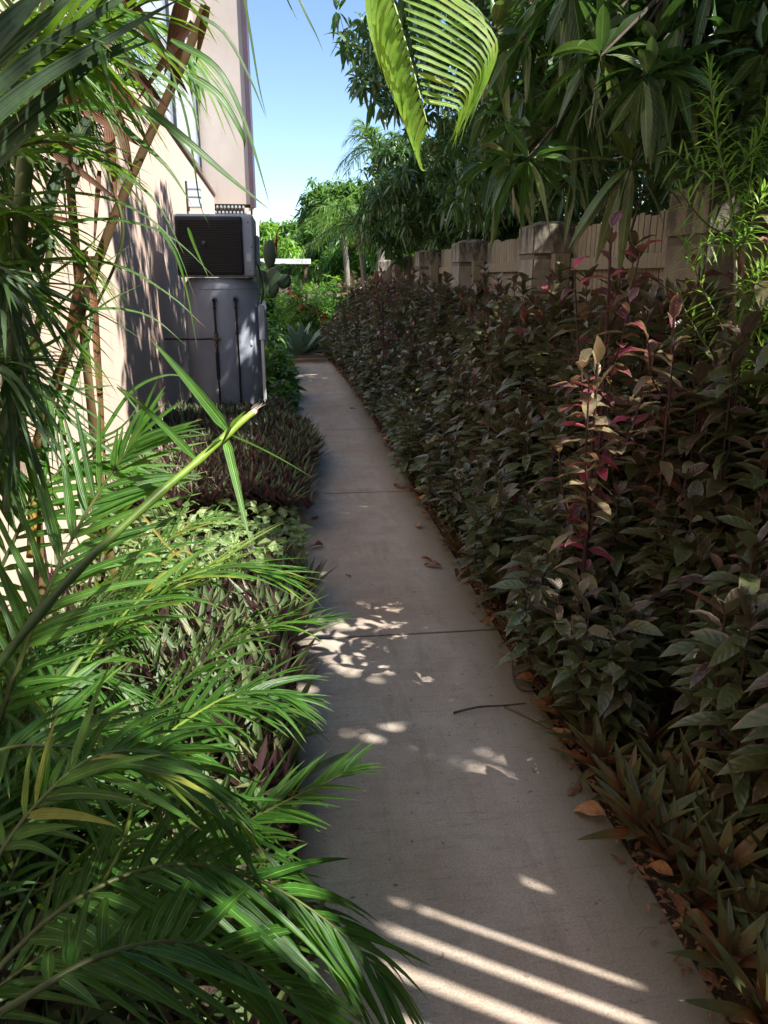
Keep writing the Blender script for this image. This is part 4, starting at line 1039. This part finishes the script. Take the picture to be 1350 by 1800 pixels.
# ------------------------------------------------------------------ far palms
def far_palm(label, base, top, nf, length, leafL, mat, seed_, trunk=.09, group=None):
    t = empty("feather_palm", tuple(A(base)), label, "palm", group)
    ac = Acc(); tube(ac, [base, (A(base) + A(top)) / 2 + A([.1, 0, 0]), top], trunk, trunk * .8, 10, n=12)
    ac.build("trunk", [solid("palm_trunk", (.22, .19, .15), .9, .3, 8)], t)
    for i in range(nf):
        ac = Acc()
        az = i * 2.399 + rng.uniform(-.3, .3)
        frond_into(ac, arch(top, az, rng.uniform(.1, 1.2), length * rng.uniform(.8, 1.1), rng.uniform(.5, .8), rng.uniform(-.3, .3)), 30, leafL, leafL * .07,
                   droop=.45, r=(.02, .005), seg=3, rsides=4, jit=.12, tint=(0, .9))
        ac.build("frond", [mat, M_rachis_dk], t)
    return t
def farm(px, py_, dep): return W(px, py_, dep)
b = W(665, 500, 19); far_palm("feather palm with pale arching fronds against the sky, left of the large mango tree", (b[0], b[1], 0), W(660, 265, 19), 16, 1.35, .42, M_far, 1, .10)
b = W(637, 500, 16); far_palm("feather palm with slim pale trunk and dark hanging fronds at the end of the hedge", (b[0], b[1], 0), W(628, 395, 16), 14, 1.25, .42, M_green, 1, .06)
b = W(606, 500, 19); far_palm("feather palm with spiky fronds in front of the rounded far tree", (b[0], b[1], 0), W(600, 380, 19), 13, 1.1, .40, M_far, 1, .08)
# red palm inflorescence
fl = empty("red_flower_stalk", tuple(W(640, 440, 15.6)), "branching red flower stalk hanging from the slim far palm", "flower")
ac = Acc()
c0 = W(636, 395, 15.8)
for i in range(14):
    e = c0 + A([rng.normal(0, .25), rng.normal(0, .1), -rng.uniform(.15, .55)])
    tube(ac, [c0, (c0 + e) / 2 + A([rng.normal(0, .05), 0, .06]), e], .014, .006, 5, n=6)
ac.build("flower", [M_red], fl)

# ------------------------------------------------------------------ flat roof and far garden
roof = empty("carport", tuple(A([-.2, 25, 0])), "low flat pale metal roof on a brown wall at the far end of the path", "shelter")
o = boxes("roof", [(-1.2, .62, 24.2, 26.6, 2.02, 2.10), (-1.2, .64, 24.1, 24.2, 1.98, 2.13)], [M_white], roof, .01); o.location = -Vector(roof.location); o.rotation_euler = (0, 0, 0)
o = boxes("wall", [(-1.4, -.35, 25.2, 25.6, 0, 2.0)], [solid("brown_wall", (.26, .16, .10), .8)], roof, .01); o.location = -Vector(roof.location)
o = boxes("post", [(.45, .53, 24.4, 24.48, 0, 2.0)], [M_brown], roof, .005); o.location = -Vector(roof.location)
o = boxes("window_band", [(-1.38, -.9, 25.0, 25.18, 2.12, 2.62)], [M_white], roof, .01); o.location = -Vector(roof.location)

def shrub(name, label, cx, cy, rx, ry, h, n, k, L, Wd, mat, group=None, droop=.2, cat="shrub", thi=.9, spread=(-.2, 1.2), stems=9, z0=0.1):
    t = empty(name, (cx, cy, 0), label, cat, group)
    d = nrm(rng.normal(size=(n, 3))); d[:, 2] = np.abs(d[:, 2]); r = rng.uniform(.5, 1.05, n)
    P = A([cx, cy, z0]) + d * A([rx, ry, h - z0]) * r[:, None]
    P[:, 2] = np.maximum(P[:, 2], z0 + .02)
    ac = Acc(); whorls(ac, P, nrm(d + A([0, 0, .5])), k, L, Wd, droop, 0, thi, seg=4, spread=spread)
    ac.build("foliage", [mat], t)
    ac = Acc()
    for i in range(stems):
        e = P[rng.integers(n)]; tube(ac, [(cx + rng.normal(0, rx * .15), cy + rng.normal(0, ry * .15), 0), ((cx + e[0]) / 2, (cy + e[1]) / 2, e[2] * .6), e], .012, .004, 5, n=6)
    ac.build("stem", [M_hstem], t)
    return t
# beyond the end of the path
shrub("leafy_shrub", "dark green shrub behind the agave at the end of the path", .1, 17.9, 1.0, .7, 1.35, 330, 9, .16, .045, M_green)
shrub("leafy_shrub", "dark green shrub with red flowers touching the hedge at the path's end", .85, 18.6, .7, .7, 1.5, 260, 9, .16, .045, M_green)
shrub("leafy_shrub", "sunlit yellow green shrub beyond the path's end, below the far roof", .15, 22.5, .9, .8, 1.65, 260, 9, .18, .05, M_bright)
shrub("leafy_shrub", "bright green shrub between the far roof and the palm trunk", 1.3, 22.5, .9, .8, 1.75, 260, 9, .18, .05, M_bright)
shrub("leafy_shrub", "tall dark shrub between the heat pump and the far garden", -.62, 13.5, .55, 1.6, 1.35, 380, 9, .18, .05, M_green)
shrub("leafy_shrub", "green shrub spilling onto the path just past the heat pump", -.22, 10.6, .27, .6, .72, 150, 9, .16, .045, M_green, z0=.05)
shrub("leafy_shrub", "low green shrub hugging the right foot of the heat pump", -.13, 9.6, .14, .4, .42, 70, 8, .13, .04, M_green, z0=.03)
# red flowers in the far garden
def flowers(label, pts, r):
    t = empty("red_flower_cluster", tuple(pts[0]), label, "flowers")
    ac = Acc()
    for p in pts:
        m = 14; d = nrm(rng.normal(size=(m, 3)))
        leaves(ac, A(p) + d * r * .4, d, rng.normal(size=(m, 3)), r * 1.6, r * .7, .3, 3, 'oval', .2, .5, 0)
    ac.build("petals", [M_red], t)
flowers("cluster of red flowers on the shrub beyond the agave", [W(500 + 11 * i, 505 + 9 * i + rng.uniform(-6, 6), 17.0) for i in range(11)], .07)
# agave
def rosette_into(ac, c, n, L, Wd, mat, el=(1.35, .25), prof='sword', droop=.12, tint=None, fold=.45, curl=0, seg=5):
    c = A(c); i = np.arange(n); th = i * 2.399 + rng.uniform(0, 6.28); u = i / max(1, n - 1)
    e = el[0] + (el[1] - el[0]) * u + rng.normal(0, .07, n)
    D = np.stack([np.cos(th) * np.cos(e), np.sin(th) * np.cos(e), np.sin(e)], 1)
    N = np.stack([-np.cos(th) * np.sin(e), -np.sin(th) * np.sin(e), np.cos(e)], 1)
    leaves(ac, c + D * L * .05, D, N, L * np.interp(u, [0, .3, 1], [.65, 1, .95]) * rng.uniform(.85, 1.1, n), Wd, droop * rng.uniform(.5, 1.6, n), seg, prof, fold,
           rng.uniform(0, 1, n) if tint is None else tint, mat)
ag = W(528, 612, 15.3)
t = empty("agave", (ag[0], ag[1], 0), "pale blue green agave rosette at the end of the path", "agave")
ac = Acc(); rosette_into(ac, (ag[0], ag[1], .10), 40, .80, .16, 0, (1.45, .12), 'lance', .05, seg=6, fold=.4); ac.build("leaf_rosette", [M_agave], t)
# opuntia and bottlebrush spike
t = empty("prickly_pear", (-.42, 13.0, 0), "prickly pear with upright flat dark pads behind the heat pump", "cactus")
def pad(c, rx, rz, tilt, par):
    bm = bmesh.new(); bmesh.ops.create_uvsphere(bm, u_segments=20, v_segments=14, radius=1)
    for v in bm.verts:
        taper = .72 + .28 * (v.co.z * .5 + .5)
        v.co = Vector((v.co.x * rx * taper, v.co.y * .035, v.co.z * rz))
    bmesh.ops.rotate(bm, verts=bm.verts, cent=(0, 0, 0), matrix=Matrix.Rotation(tilt, 3, 'Y') @ Matrix.Rotation(rng.uniform(-.5, .5), 3, 'Z'))
    bmesh.ops.translate(bm, verts=bm.verts, vec=Vector(c))
    me = bpy.data.meshes.new("pad"); bm.to_mesh(me); bm.free(); me.materials.append(M_pad)
    for p in me.polygons: p.use_smooth = True
    link("pad", me, par)
for (px_, py_, rx, rz, tl) in [(474, 448, .13, .24, .02), (462, 502, .14, .26, -.1), (480, 497, .15, .26, .1), (500, 495, .13, .13, .5), (468, 545, .15, .25, 0), (478, 590, .14, .25, .05)]:
    pad(W(px_, py_, 13.2), rx, rz, tl, t)
t = empty("flower_spike", tuple(W(487, 470, 13.6)), "single upright red flower spike above the prickly pear", "flower")
ac = Acc(); top = W(487, 408, 13.6); bot = W(484, 452, 13.6); st = W(476, 480, 13.6)
tube(ac, [st, bot, top], .012, .006, 6, mat=1)
for i in range(26):
    p = bot + (top - bot) * i / 25; rr = .10 * (1 - .65 * i / 25)
    for j in range(8):
        a_ = j * .785 + i * .4; d = A([math.cos(a_), math.sin(a_), .5])
        leaves(ac, p, d, A([0, 0, 1.]), rr, .03, .1, 2, 'lance', .3, .5, 0)
ac.build("flower_head", [M_red, M_hstem], t)
ac = Acc()
for i in range(5):
    a_ = [-.9, -.3, .4, 2.6, 2.0][i]; leaves(ac, st, A([math.cos(a_), .2, .6]), A([0, -1, .6]), .42, .08, .3, 6, 'lance', .3, .3, 0)
ac.build("foliage", [M_green], t)

# ------------------------------------------------------------------ hedge
def hedge_proto(H, spread_, nst, lf, tinthi=0., seed=0):
    """one bronze leaved hedge shrub with upright stems, leaves in opposite pairs and rosettes at the tips"""
    acL, acS = Acc(), Acc()
    P = []; D = []; N = []; L = []; T = []
    for s in range(nst):
        a0 = rng.uniform(0, 6.28); r0 = spread_ * math.sqrt(rng.uniform(0, 1))
        b = A([.3 * r0 * math.cos(a0), .3 * r0 * math.sin(a0), 0]); h = H * rng.uniform(.82, 1.08) * (1 - .25 * r0 / spread_)
        tp = A([r0 * math.cos(a0), r0 * math.sin(a0), h]); mid = (b + tp) / 2 + A([math.cos(a0), math.sin(a0), 0]) * .06
        pts = catmull([b, mid, tp], 24); tube(acS, pts, .007, .003, 4)
        z = .14 * H + rng.uniform(0, .1); k = 0
        while z < 1.0 * h:
            u = z / h; i = u * 23; q = int(min(i, 22)); p = pts[q] * (1 - (i - q)) + pts[q + 1] * (i - q)
            top = u > .93
            for sd in range(3 if not top else 4):
                if rng.uniform() < .10 and not top: continue
                th = k * 1.3 + sd * (2.09 if not top else 1.57) + rng.normal(0, .3)
                el = rng.uniform(-.1, .55) + (.75 if top else 0)
                d = A([math.cos(th) * math.cos(el), math.sin(th) * math.cos(el), math.sin(el)])
                nn = A([-math.cos(th) * math.sin(el), -math.sin(th) * math.sin(el), math.cos(el)]) + rng.normal(0, .3, 3)
                P.append(p); D.append(d); N.append(nn); L.append(lf * rng.choice([rng.uniform(.5, .9), rng.uniform(.9, 1.35)]) * (.85 if top else 1))
                T.append(np.clip(rng.beta(1.5, 2.6) * .85 + (.30 if top else 0) + tinthi * u + (.4 if rng.uniform() < .012 else 0), 0, 1))
            z += rng.uniform(.032, .055); k += 1
    leaves(acL, P, D, N, L, A(L) * .34, rng.uniform(.1, .5, len(P)), 4, 'oval', .3, T, 0, wave=.15)
    return acL, acS
protos = {}
def make_shrub_obj(key, acs, label, group, mat=None):
    t = empty("hedge_shrub", (0, 0, 0), label, "shrub", group)
    acs[0].build("foliage", [mat or M_hedge], t); acs[1].build("stem", [M_hstem], t)
    return t
tall = [make_shrub_obj(i, hedge_proto(1.55, .30, 14, .145, .08), "", "tall bronze hedge shrubs") for i in range(4)]
midp = [make_shrub_obj(i, hedge_proto(1.02, .26, 14, .135, .03), "", "middle bronze hedge shrubs") for i in range(4)]
low = [make_shrub_obj(i, hedge_proto(.60, .22, 12, .118, -.05), "", "low bronze hedge shrubs") for i in range(4)]
rows = [(tall, 2.0, .34, 2.25, 20.5, .05, "tall purple leaved shrub along the fence"),
        (tall, 1.72, .34, 1.95, 20.5, .06, "tall purple bronze shrub in the hedge's second row"),
        (midp, 1.42, .32, 1.55, 19.5, .05, "mid height bronze green hedge shrub"),
        (low, 1.11, .28, 2.30, 19.0, .055, "low bronze green hedge shrub at the path")]
used = set()
ORD = ["first", "second", "third", "fourth", "fifth", "sixth", "seventh", "eighth", "ninth", "tenth", "eleventh", "twelfth"]
MARK = [(-9, "from the bottom right corner"), (3.75, "past the nearest pillar"), (6.7, "past the mould streaked pillar"), (9.8, "past the pale third pillar"), (12.9, "past the fourth pillar"), (16.0, "past the farthest pillar")]
cnt = {}
def hedge_label(row, y):
    m = [t for yy, t in MARK if y >= yy][-1]
    cnt[(row, m)] = cnt.get((row, m), 0) + 1
    return "%s, %s one %s" % (row, ORD[cnt[(row, m)] - 1], m)
for (pr, x0, step, ya, yb, jt, lab) in rows:
    y = ya; c = 0; lab0 = lab
    while y < yb:
        lab = hedge_label(lab0, y)
        xoff = pathx(y)[1] - .92
        src = pr[c % 4]
        s = rng.uniform(.90, 1.07)
        if pr is tall and y < 4.4: s *= 1.06
        if pr is low and y > 9: s *= 1.15
        if y > 8 : s *= 1.0
        loc = (x0 + xoff * .9 + rng.normal(0, jt), y + rng.normal(0, .05), 0)
        rz = rng.uniform(0, 6.28)
        if id(src) not in used:
            used.add(id(src)); src.location = loc; src.rotation_euler = (0, 0, rz); src.scale = (s, s, s); src['label'] = lab
        else:
            dup(src, loc, rz, s, lab)
        y += step * rng.uniform(.9, 1.1) * (1 if y < 9 else 1.15); c += 1

# taller shoots with big red leaves
def shoot(label, base, top, n, L, seed_, tints):
    t = empty("red_leaved_plant", (base[0], base[1], 0), label, "plant")
    pts = catmull([A(base), (A(base) + A(top)) / 2 + A([.03, .02, 0]), A(top)], 30)
    ac = Acc(); tube(ac, pts, .010, .005, 8, n=None); ac.build("stem", [M_hstem], t)
    P = []; D = []; N = []; Ls = []; T = []
    stems_ = [(pts, .40, int(n * .45))]
    acb = Acc()
    for k_ in range(4):
        q0 = pts[int(29 * (.50 + .10 * k_))]; a_ = seed_ + k_ * 1.9; hgt_ = (pts[-1][2] - q0[2]) * rng.uniform(.35, .8) + .08
        bp = catmull([q0, q0 + A([math.cos(a_) * .10, math.sin(a_) * .10, hgt_ * .4]), q0 + A([math.cos(a_) * .15, math.sin(a_) * .15, hgt_])], 30)
        tube(acb, bp, .005, .003, 6); stems_.append((bp, .15, int(n * .22)))
    acb.build("branch", [M_hstem], t)
    jobs = [(q, u0 + (1 - u0) * i / (m_ - 1)) for (q, u0, m_) in stems_ for i in range(m_)]
    n = len(jobs)
    for i, (q_, u) in enumerate(jobs):
        p = q_[min(29, int(u * 29))]
        th = i * 2.399 + seed_ + rng.normal(0, .3); el = rng.uniform(-.25, .7) + (.8 * max(0, (u - .88) / .12))
        D.append([math.cos(th) * math.cos(el), math.sin(th) * math.cos(el), math.sin(el)]); N.append([-math.cos(th) * math.sin(el) + rng.normal(0, .2), -math.sin(th) * math.sin(el), math.cos(el)])
        P.append(p); Ls.append(L * rng.uniform(.75, 1.15)); T.append(tints(u))
    ac = Acc(); leaves(ac, P, D, N, Ls, A(Ls) * .36, rng.uniform(.15, .5, n), 6, 'oval', .35, np.clip(T, 0, 1), 0, wave=.22)
    ac.build("foliage", [M_croton], t)
tt = W(1075, 400, 2.85); shoot("tallest red leaved shoot rising above the hedge before the timber palings", (tt[0] + .03, tt[1] + .05, 0), tt, 60, .125, 1.0, lambda u: rng.choice([.05, .35, .5, .6, .8, .62, .15]) if u < .88 else rng.choice([.6, .97, .95, .55]))
tt = W(1050, 640, 2.6); shoot("red and cream leaved shoot in the sunlit gap of the hedge", (tt[0], tt[1] + .05, 0), tt, 64, .12, 2.2, lambda u: rng.choice([0, .0, .05, .1, .5, .78, .9]))
tt = W(1185, 560, 2.75); shoot("pink tipped shoot left of the fine leaved shrub", (tt[0], tt[1], 0), tt, 50, .12, 4.2, lambda u: rng.choice([.1, .2, .4, .55, .8]) if u > .8 else rng.uniform(0, .5))
tt = W(1230, 470, 3.2); shoot("dark purple shoot in front of the nearest stone pillar", (tt[0], tt[1], 0), tt, 46, .17, .3, lambda u: rng.choice([.4, .55, .6, .6]))
tt = W(670, 480, 8.6); shoot("dark upright shoot above the hedge before the fourth pillar", (tt[0], tt[1], 0), tt, 40, .17, .3, lambda u: rng.choice([.4, .5, .6]))

# fine leaved shrub at the right
fs = empty("fine_leaved_shrub", (2.0, 2.75, 0), "tall light green shrub with long narrow leaves before the nearest stone pillar", "shrub")
acF, acT = Acc(), Acc()
def fine_stem(ctrl, L, n, r=.006, u0=.2):
    pts = catmull(ctrl, 40); tube(acT, pts, r, r * .35, 6)
    T = nrm(np.gradient(pts, axis=0))
    i = np.linspace(u0 * 39, 38.9, n); k = i.astype(int); f = (i - k)[:, None]
    P = pts[k] * (1 - f) + pts[k + 1] * f; tt_ = T[k]
    th = np.arange(n) * 2.399 + rng.uniform(0, 6)
    ref = A([1., .2, 0]); e1 = nrm(np.cross(tt_, ref)); e2 = np.cross(tt_, e1)
    D = nrm((e1 * np.cos(th)[:, None] + e2 * np.sin(th)[:, None]) + tt_ * rng.uniform(.15, .8, n)[:, None] + tt_ * (np.linspace(0, 1, n) ** 8)[:, None] * 2)
    leaves(acF, P, D, A([0, 0, 1.]) + rng.normal(0, .2, (n, 3)), L * rng.uniform(.7, 1.1, n) * np.interp(np.linspace(0, 1, n), [0, .8, 1], [1, 1, .55]), .0085, rng.uniform(.1, .45, n), 4, 'lance', .2, rng.uniform(0, 1, n), 0)
fine_stem([(2.0, 2.8, 0), W(1300, 650, 2.9), W(1290, 400, 2.9), W(1262, 250, 2.9), W(1245, 110, 2.9)], .135, 150, .010, .45)
for a, b_, n_, d0, d1 in [((1290, 420), (1190, 330), 34, 2.9, 2.8), ((1280, 300), (1180, 265), 26, 2.9, 2.8), ((1292, 450), (1345, 330), 60, 2.9, 2.75), ((1290, 480), (1330, 250), 70, 2.9, 2.95), ((1295, 520), (1380, 420), 60, 2.9, 2.7),
                      ((1295, 560), (1345, 470), 60, 2.9, 2.65), ((1295, 600), (1380, 520), 60, 2.9, 2.7), ((1290, 380), (1215, 440), 26, 2.9, 2.75), ((1290, 600), (1200, 420), 40, 2.9, 2.9), ((1300, 300), (1370, 160), 70, 2.9, 2.9),
                      ((1295, 640), (1370, 600), 60, 2.9, 2.6), ((1300, 680), (1180, 500), 36, 2.95, 3.0), ((1290, 380), (1400, 250), 60, 2.9, 2.8), ((1300, 660), (1400, 700), 50, 2.9, 2.5), ((1330, 700), (1390, 480), 60, 2.6, 2.55)]:
    p0, p1 = W(*a, d0), W(*b_, d1); fine_stem([p0, (p0 + p1) / 2 - A([0, 0, .03]), p1], .115, n_, .005, .15)
acF.build("foliage", [M_fine], fs); acT.build("stem", [M_rachis_dk], fs)

# ------------------------------------------------------------------ left beds
def bed_points(n, test, x0, x1, y0, y1):
    out = []
    while len(out) < n:
        x = rng.uniform(x0, x1); y = rng.uniform(y0, y1)
        if test(x, y): out.append((x, y))
    return out
def rhoeo_bed(name, label_, pts, zf, L, mat, tintf, k=11):
    ac = Acc()
    for (x, y) in pts:
        h = zf(x, y)
        rosette_into(ac, (x, y, h), k, L * rng.uniform(.8, 1.15), L * .19, 0, (1.45, .55), 'sword', .08, tint=np.clip(tintf(x, y) + rng.uniform(-.35, .35, k), 0, 1), fold=.5, seg=3)
    o = ac.build(name, [mat], None)
    tag(o, label_, "ground cover", kind='stuff'); return o
edge = lambda y: .0 + .05 * math.sin(y * 2.1) - .0 + (.10 if 4.6 < y < 7.6 else 0) - (.05 if y > 7.6 else 0)
far_pts = bed_points(760, lambda x, y: x < edge(y) + .02 and x > wallx(y) + .08 and not (y > 8.2 and x < -.3), -1.4, .2, 4.75, 8.9)
rhoeo_bed("ground_cover", "dense dark bed of purple backed rosettes between the house wall and the path", far_pts,
          lambda x, y: .10 + .10 * min(1, (edge(y) + .1 - x) * 3), .20, M_rhoeo, lambda x, y: .18 + .45 * (y < 6.3) * (x < -.25))
near_pts = bed_points(210, lambda x, y: x < edge(y) - .02 and x > wallx(y) + .06, -1.3, .1, 2.0, 4.0)
rhoeo_bed("ground_cover", "sunlit bed of green and magenta rosettes beside the palm fronds", near_pts, lambda x, y: .04, .26, M_rhoeo, lambda x, y: .50)
near2 = bed_points(50, lambda x, y: x < edge(y) - .03, -.8, .0, 1.2, 2.3)
rhoeo_bed("ground_cover", "shaded rosettes under the fronds at the bottom left path edge", near2, lambda x, y: .05, .22, M_rhoeo, lambda x, y: .5)
# arrowhead vine patch
ac = Acc(); pts = bed_points(900, lambda x, y: x < .02 and x > -1.0 + .0 * y, -1.05, .05, 3.55, 4.85)
P = A([(x, y, .10 + rng.uniform(0, .16) * min(1., (.15 - x) * 4)) for x, y in pts]); m = len(P)
th = rng.uniform(0, 6.28, m); el = rng.uniform(-.1, .9, m)
D = np.stack([np.cos(th) * np.cos(el), np.sin(th) * np.cos(el), np.sin(el)], 1); N = A([0, -.3, 1.]) + rng.normal(0, .4, (m, 3))
leaves(ac, P, D, N, rng.uniform(.06, .11, m), rng.uniform(.04, .065, m), .25, 4, 'heart', .2, rng.beta(1.3, 2, m), 0, wave=.2)
tag(ac.build("ground_cover", [M_syn], None), "patch of mottled light green arrowhead vine between the two rosette beds", "ground cover", kind='stuff')

# right edge rosettes, each its own plant
ros_protos = []
def rosette_plant(L, n, mat, label, group):
    t = empty("rosette_plant", (0, 0, 0), label, "plant", group)
    ac = Acc(); rosette_into(ac, (0, 0, .02), n, L, L * .2, 0, (1.4, .35), 'sword', .12, fold=.45, seg=5); ac.build("leaf_rosette", [mat], t)
    return t
rp = [rosette_plant(.175, 17, M_orangeleaf, "", "orange based rosettes along the hedge edge") for _ in range(4)]
for (x_, y_) in [(1.00 + .13 * j + rng.uniform(-.03, .03), 1.2 + .15 * i + (.07 if j % 2 else 0) + rng.uniform(-.02, .02)) for i in range(9) for j in range(3)]:
    if x_ > 1.2 and y_ > 2.1: continue
    s_ = rng.uniform(1.0, 1.45)
    dup(rp[rng.integers(4)], (x_, y_, 0), rng.uniform(0, 6.28), s_, "larger green rosette in the cluster at the bottom right corner beside the path", (rng.uniform(-.15, .15), rng.uniform(-.2, .05)))['group'] = "rosettes clustered at the bottom right"
first = set(); y = 2.4; c = 0
while y < 7.8:
    src = rp[c % 4]; loc = (.965 + (c % 2) * (.09 if y < 2.8 else .03) + rng.uniform(-.02, .03), y, 0); rz = rng.uniform(0, 6.28); s = rng.uniform(.8, 1.15) if y < 2.6 else rng.uniform(.55, 1.0)
    lab = "green rosette with orange red leaf bases at the foot of the hedge beside the path"
    tl = (rng.uniform(-.2, .2), rng.uniform(-.35, .05))
    if c < 4: src.location = loc; src.rotation_euler = (tl[0], tl[1], rz); src.scale = (s, s, s); src['label'] = lab
    else: dup(src, loc, rz, s, lab, tl)
    y += rng.uniform(.12, .26); c += 1

# litter along both edges
ac = Acc()
pts = [(pathx(y)[1] + rng.normal(.03, .035), y) for y in rng.uniform(1.2, 16, 4200)] + [(pathx(y)[0] - rng.exponential(.05), y) for y in rng.uniform(1.2, 4.6, 700)]
P = A([(x, y, .016 + rng.uniform(0, .018)) for x, y in pts]); m = len(P); th = rng.uniform(0, 6.28, m)
leaves(ac, P, np.stack([np.cos(th), np.sin(th), rng.uniform(-.1, .5, m)], 1), A([0, 0, 1.]) + rng.normal(0, .5, (m, 3)), rng.uniform(.01, .05, m), rng.uniform(.004, .016, m), .2, 2, 'lance', .4, rng.uniform(0, .7, m), 0, wave=.3)
for _ in range(240):
    yy = rng.uniform(1.2, 9); xx = pathx(yy)[1] + rng.normal(.02, .04) if rng.uniform() < .75 else pathx(yy)[0] - rng.exponential(.04)
    a_ = rng.uniform(0, 6.28); l_2 = rng.uniform(.02, .09); q0 = A([xx, yy, .02 + rng.uniform(0, .015)])
    tube(ac, [q0, q0 + A([math.cos(a_) * l_2 * .5, math.sin(a_) * l_2 * .5, .006]), q0 + A([math.cos(a_ + .3) * l_2, math.sin(a_ + .3) * l_2, 0])], .0012, .0008, 4, 0, rng.uniform(0, .4))
tag(ac.build("leaf_litter", [M_litter], None), "fine brown leaf litter and twigs along the path edges", "leaf litter", kind='stuff')
# larger fallen leaves
fl_pr = []
for i in range(5):
    ac = Acc(); L = .10 + .02 * i
    leaves(ac, [(-L / 2, 0, .012)], [(1, 0, .25)], [(0, .35 * (i % 3 - 1), 1)], L, L * .42, .28, 8, 'oval', [.6, -.7, .9, .5, 1.1][i], [.7, .15, .95, .4, .55][i], 0, wave=.35)
    o = ac.build("fallen_leaf", [M_litter], None); fl_pr.append(o)
leafspots = [G(555, 968), G(552, 915)] + [G(x, y) for x, y in [(750, 990), (760, 1000), (805, 1020), (825, 1028), (852, 1096), (862, 1042), (875, 1110), (900, 1090), (915, 1125), (890, 1060), (930, 1140), (950, 1165), (985, 1305), (970, 1250), (1010, 1395), (1035, 1440), (1190, 1600), (1215, 1640), (1275, 1690), (1250, 1730), (1160, 1540), (612, 1017), (505, 1035), (498, 1050), (620, 720), (735, 930), (700, 860)]]
for i in range(60):
    y = rng.uniform(2.5, 12); p = pathx(y)[1]; leafspots.append(A([p + rng.uniform(-.05, .14), y, .0]))
lf_lab = {0: "large curled brown dead leaf lying on the path beside the purple bed", 1: "small brown dead leaf on the path beyond the large curled one", 23: "tiny orange leaf lying alone in the middle of the path"}
for i, p in enumerate(leafspots):
    src = fl_pr[i % 5]; sc_ = 1.15 if i == 0 else (.7 if i == 1 else (.25 if i == 23 else rng.uniform(.45, .85)))
    if i < 5: o = src
    else: o = src.copy(); COL.objects.link(o)
    o.location = (p[0], p[1], .014 + (0 if i < 30 else rng.uniform(0, .05))); o.rotation_euler = (rng.uniform(-.3, .3), rng.uniform(-.3, .3), rng.uniform(0, 6.28)); o.scale = (sc_,) * 3
    tag(o, lf_lab.get(i, "orange brown fallen leaf lying along the edge of the path"), "fallen leaf", None if i in lf_lab else "fallen leaves at the path edges")
    if i in lf_lab and 'group' in o: del o['group']
# twigs on the path
tw = Acc(); tube(tw, [G(797, 1253, .02), G(840, 1243, .03), G(885, 1240, .028), G(925, 1236, .03)], .0045, .003, 6, n=12)
tag(tw.build("twig", [M_twig], None), "dark bent twig lying across the right side of the path", "twig")
tw = Acc(); tube(tw, [G(885, 1240, .02), G(925, 1258, .022), G(966, 1279, .02)], .004, .0045, 6, n=8)
tag(tw.build("twig", [solid("pale_twig", (.22, .17, .11), .8)], None), "straight pale twig on the path touching the dark bent one", "twig")
tw = Acc(); tube(tw, [G(900, 1160, .06), G(905, 1200, .03), G(925, 1215, .02), G(950, 1208, .03)], .005, .003, 6, n=10)
tag(tw.build("twig", [M_twig], None), "dark curved twig poking from the hedge onto the path", "twig")
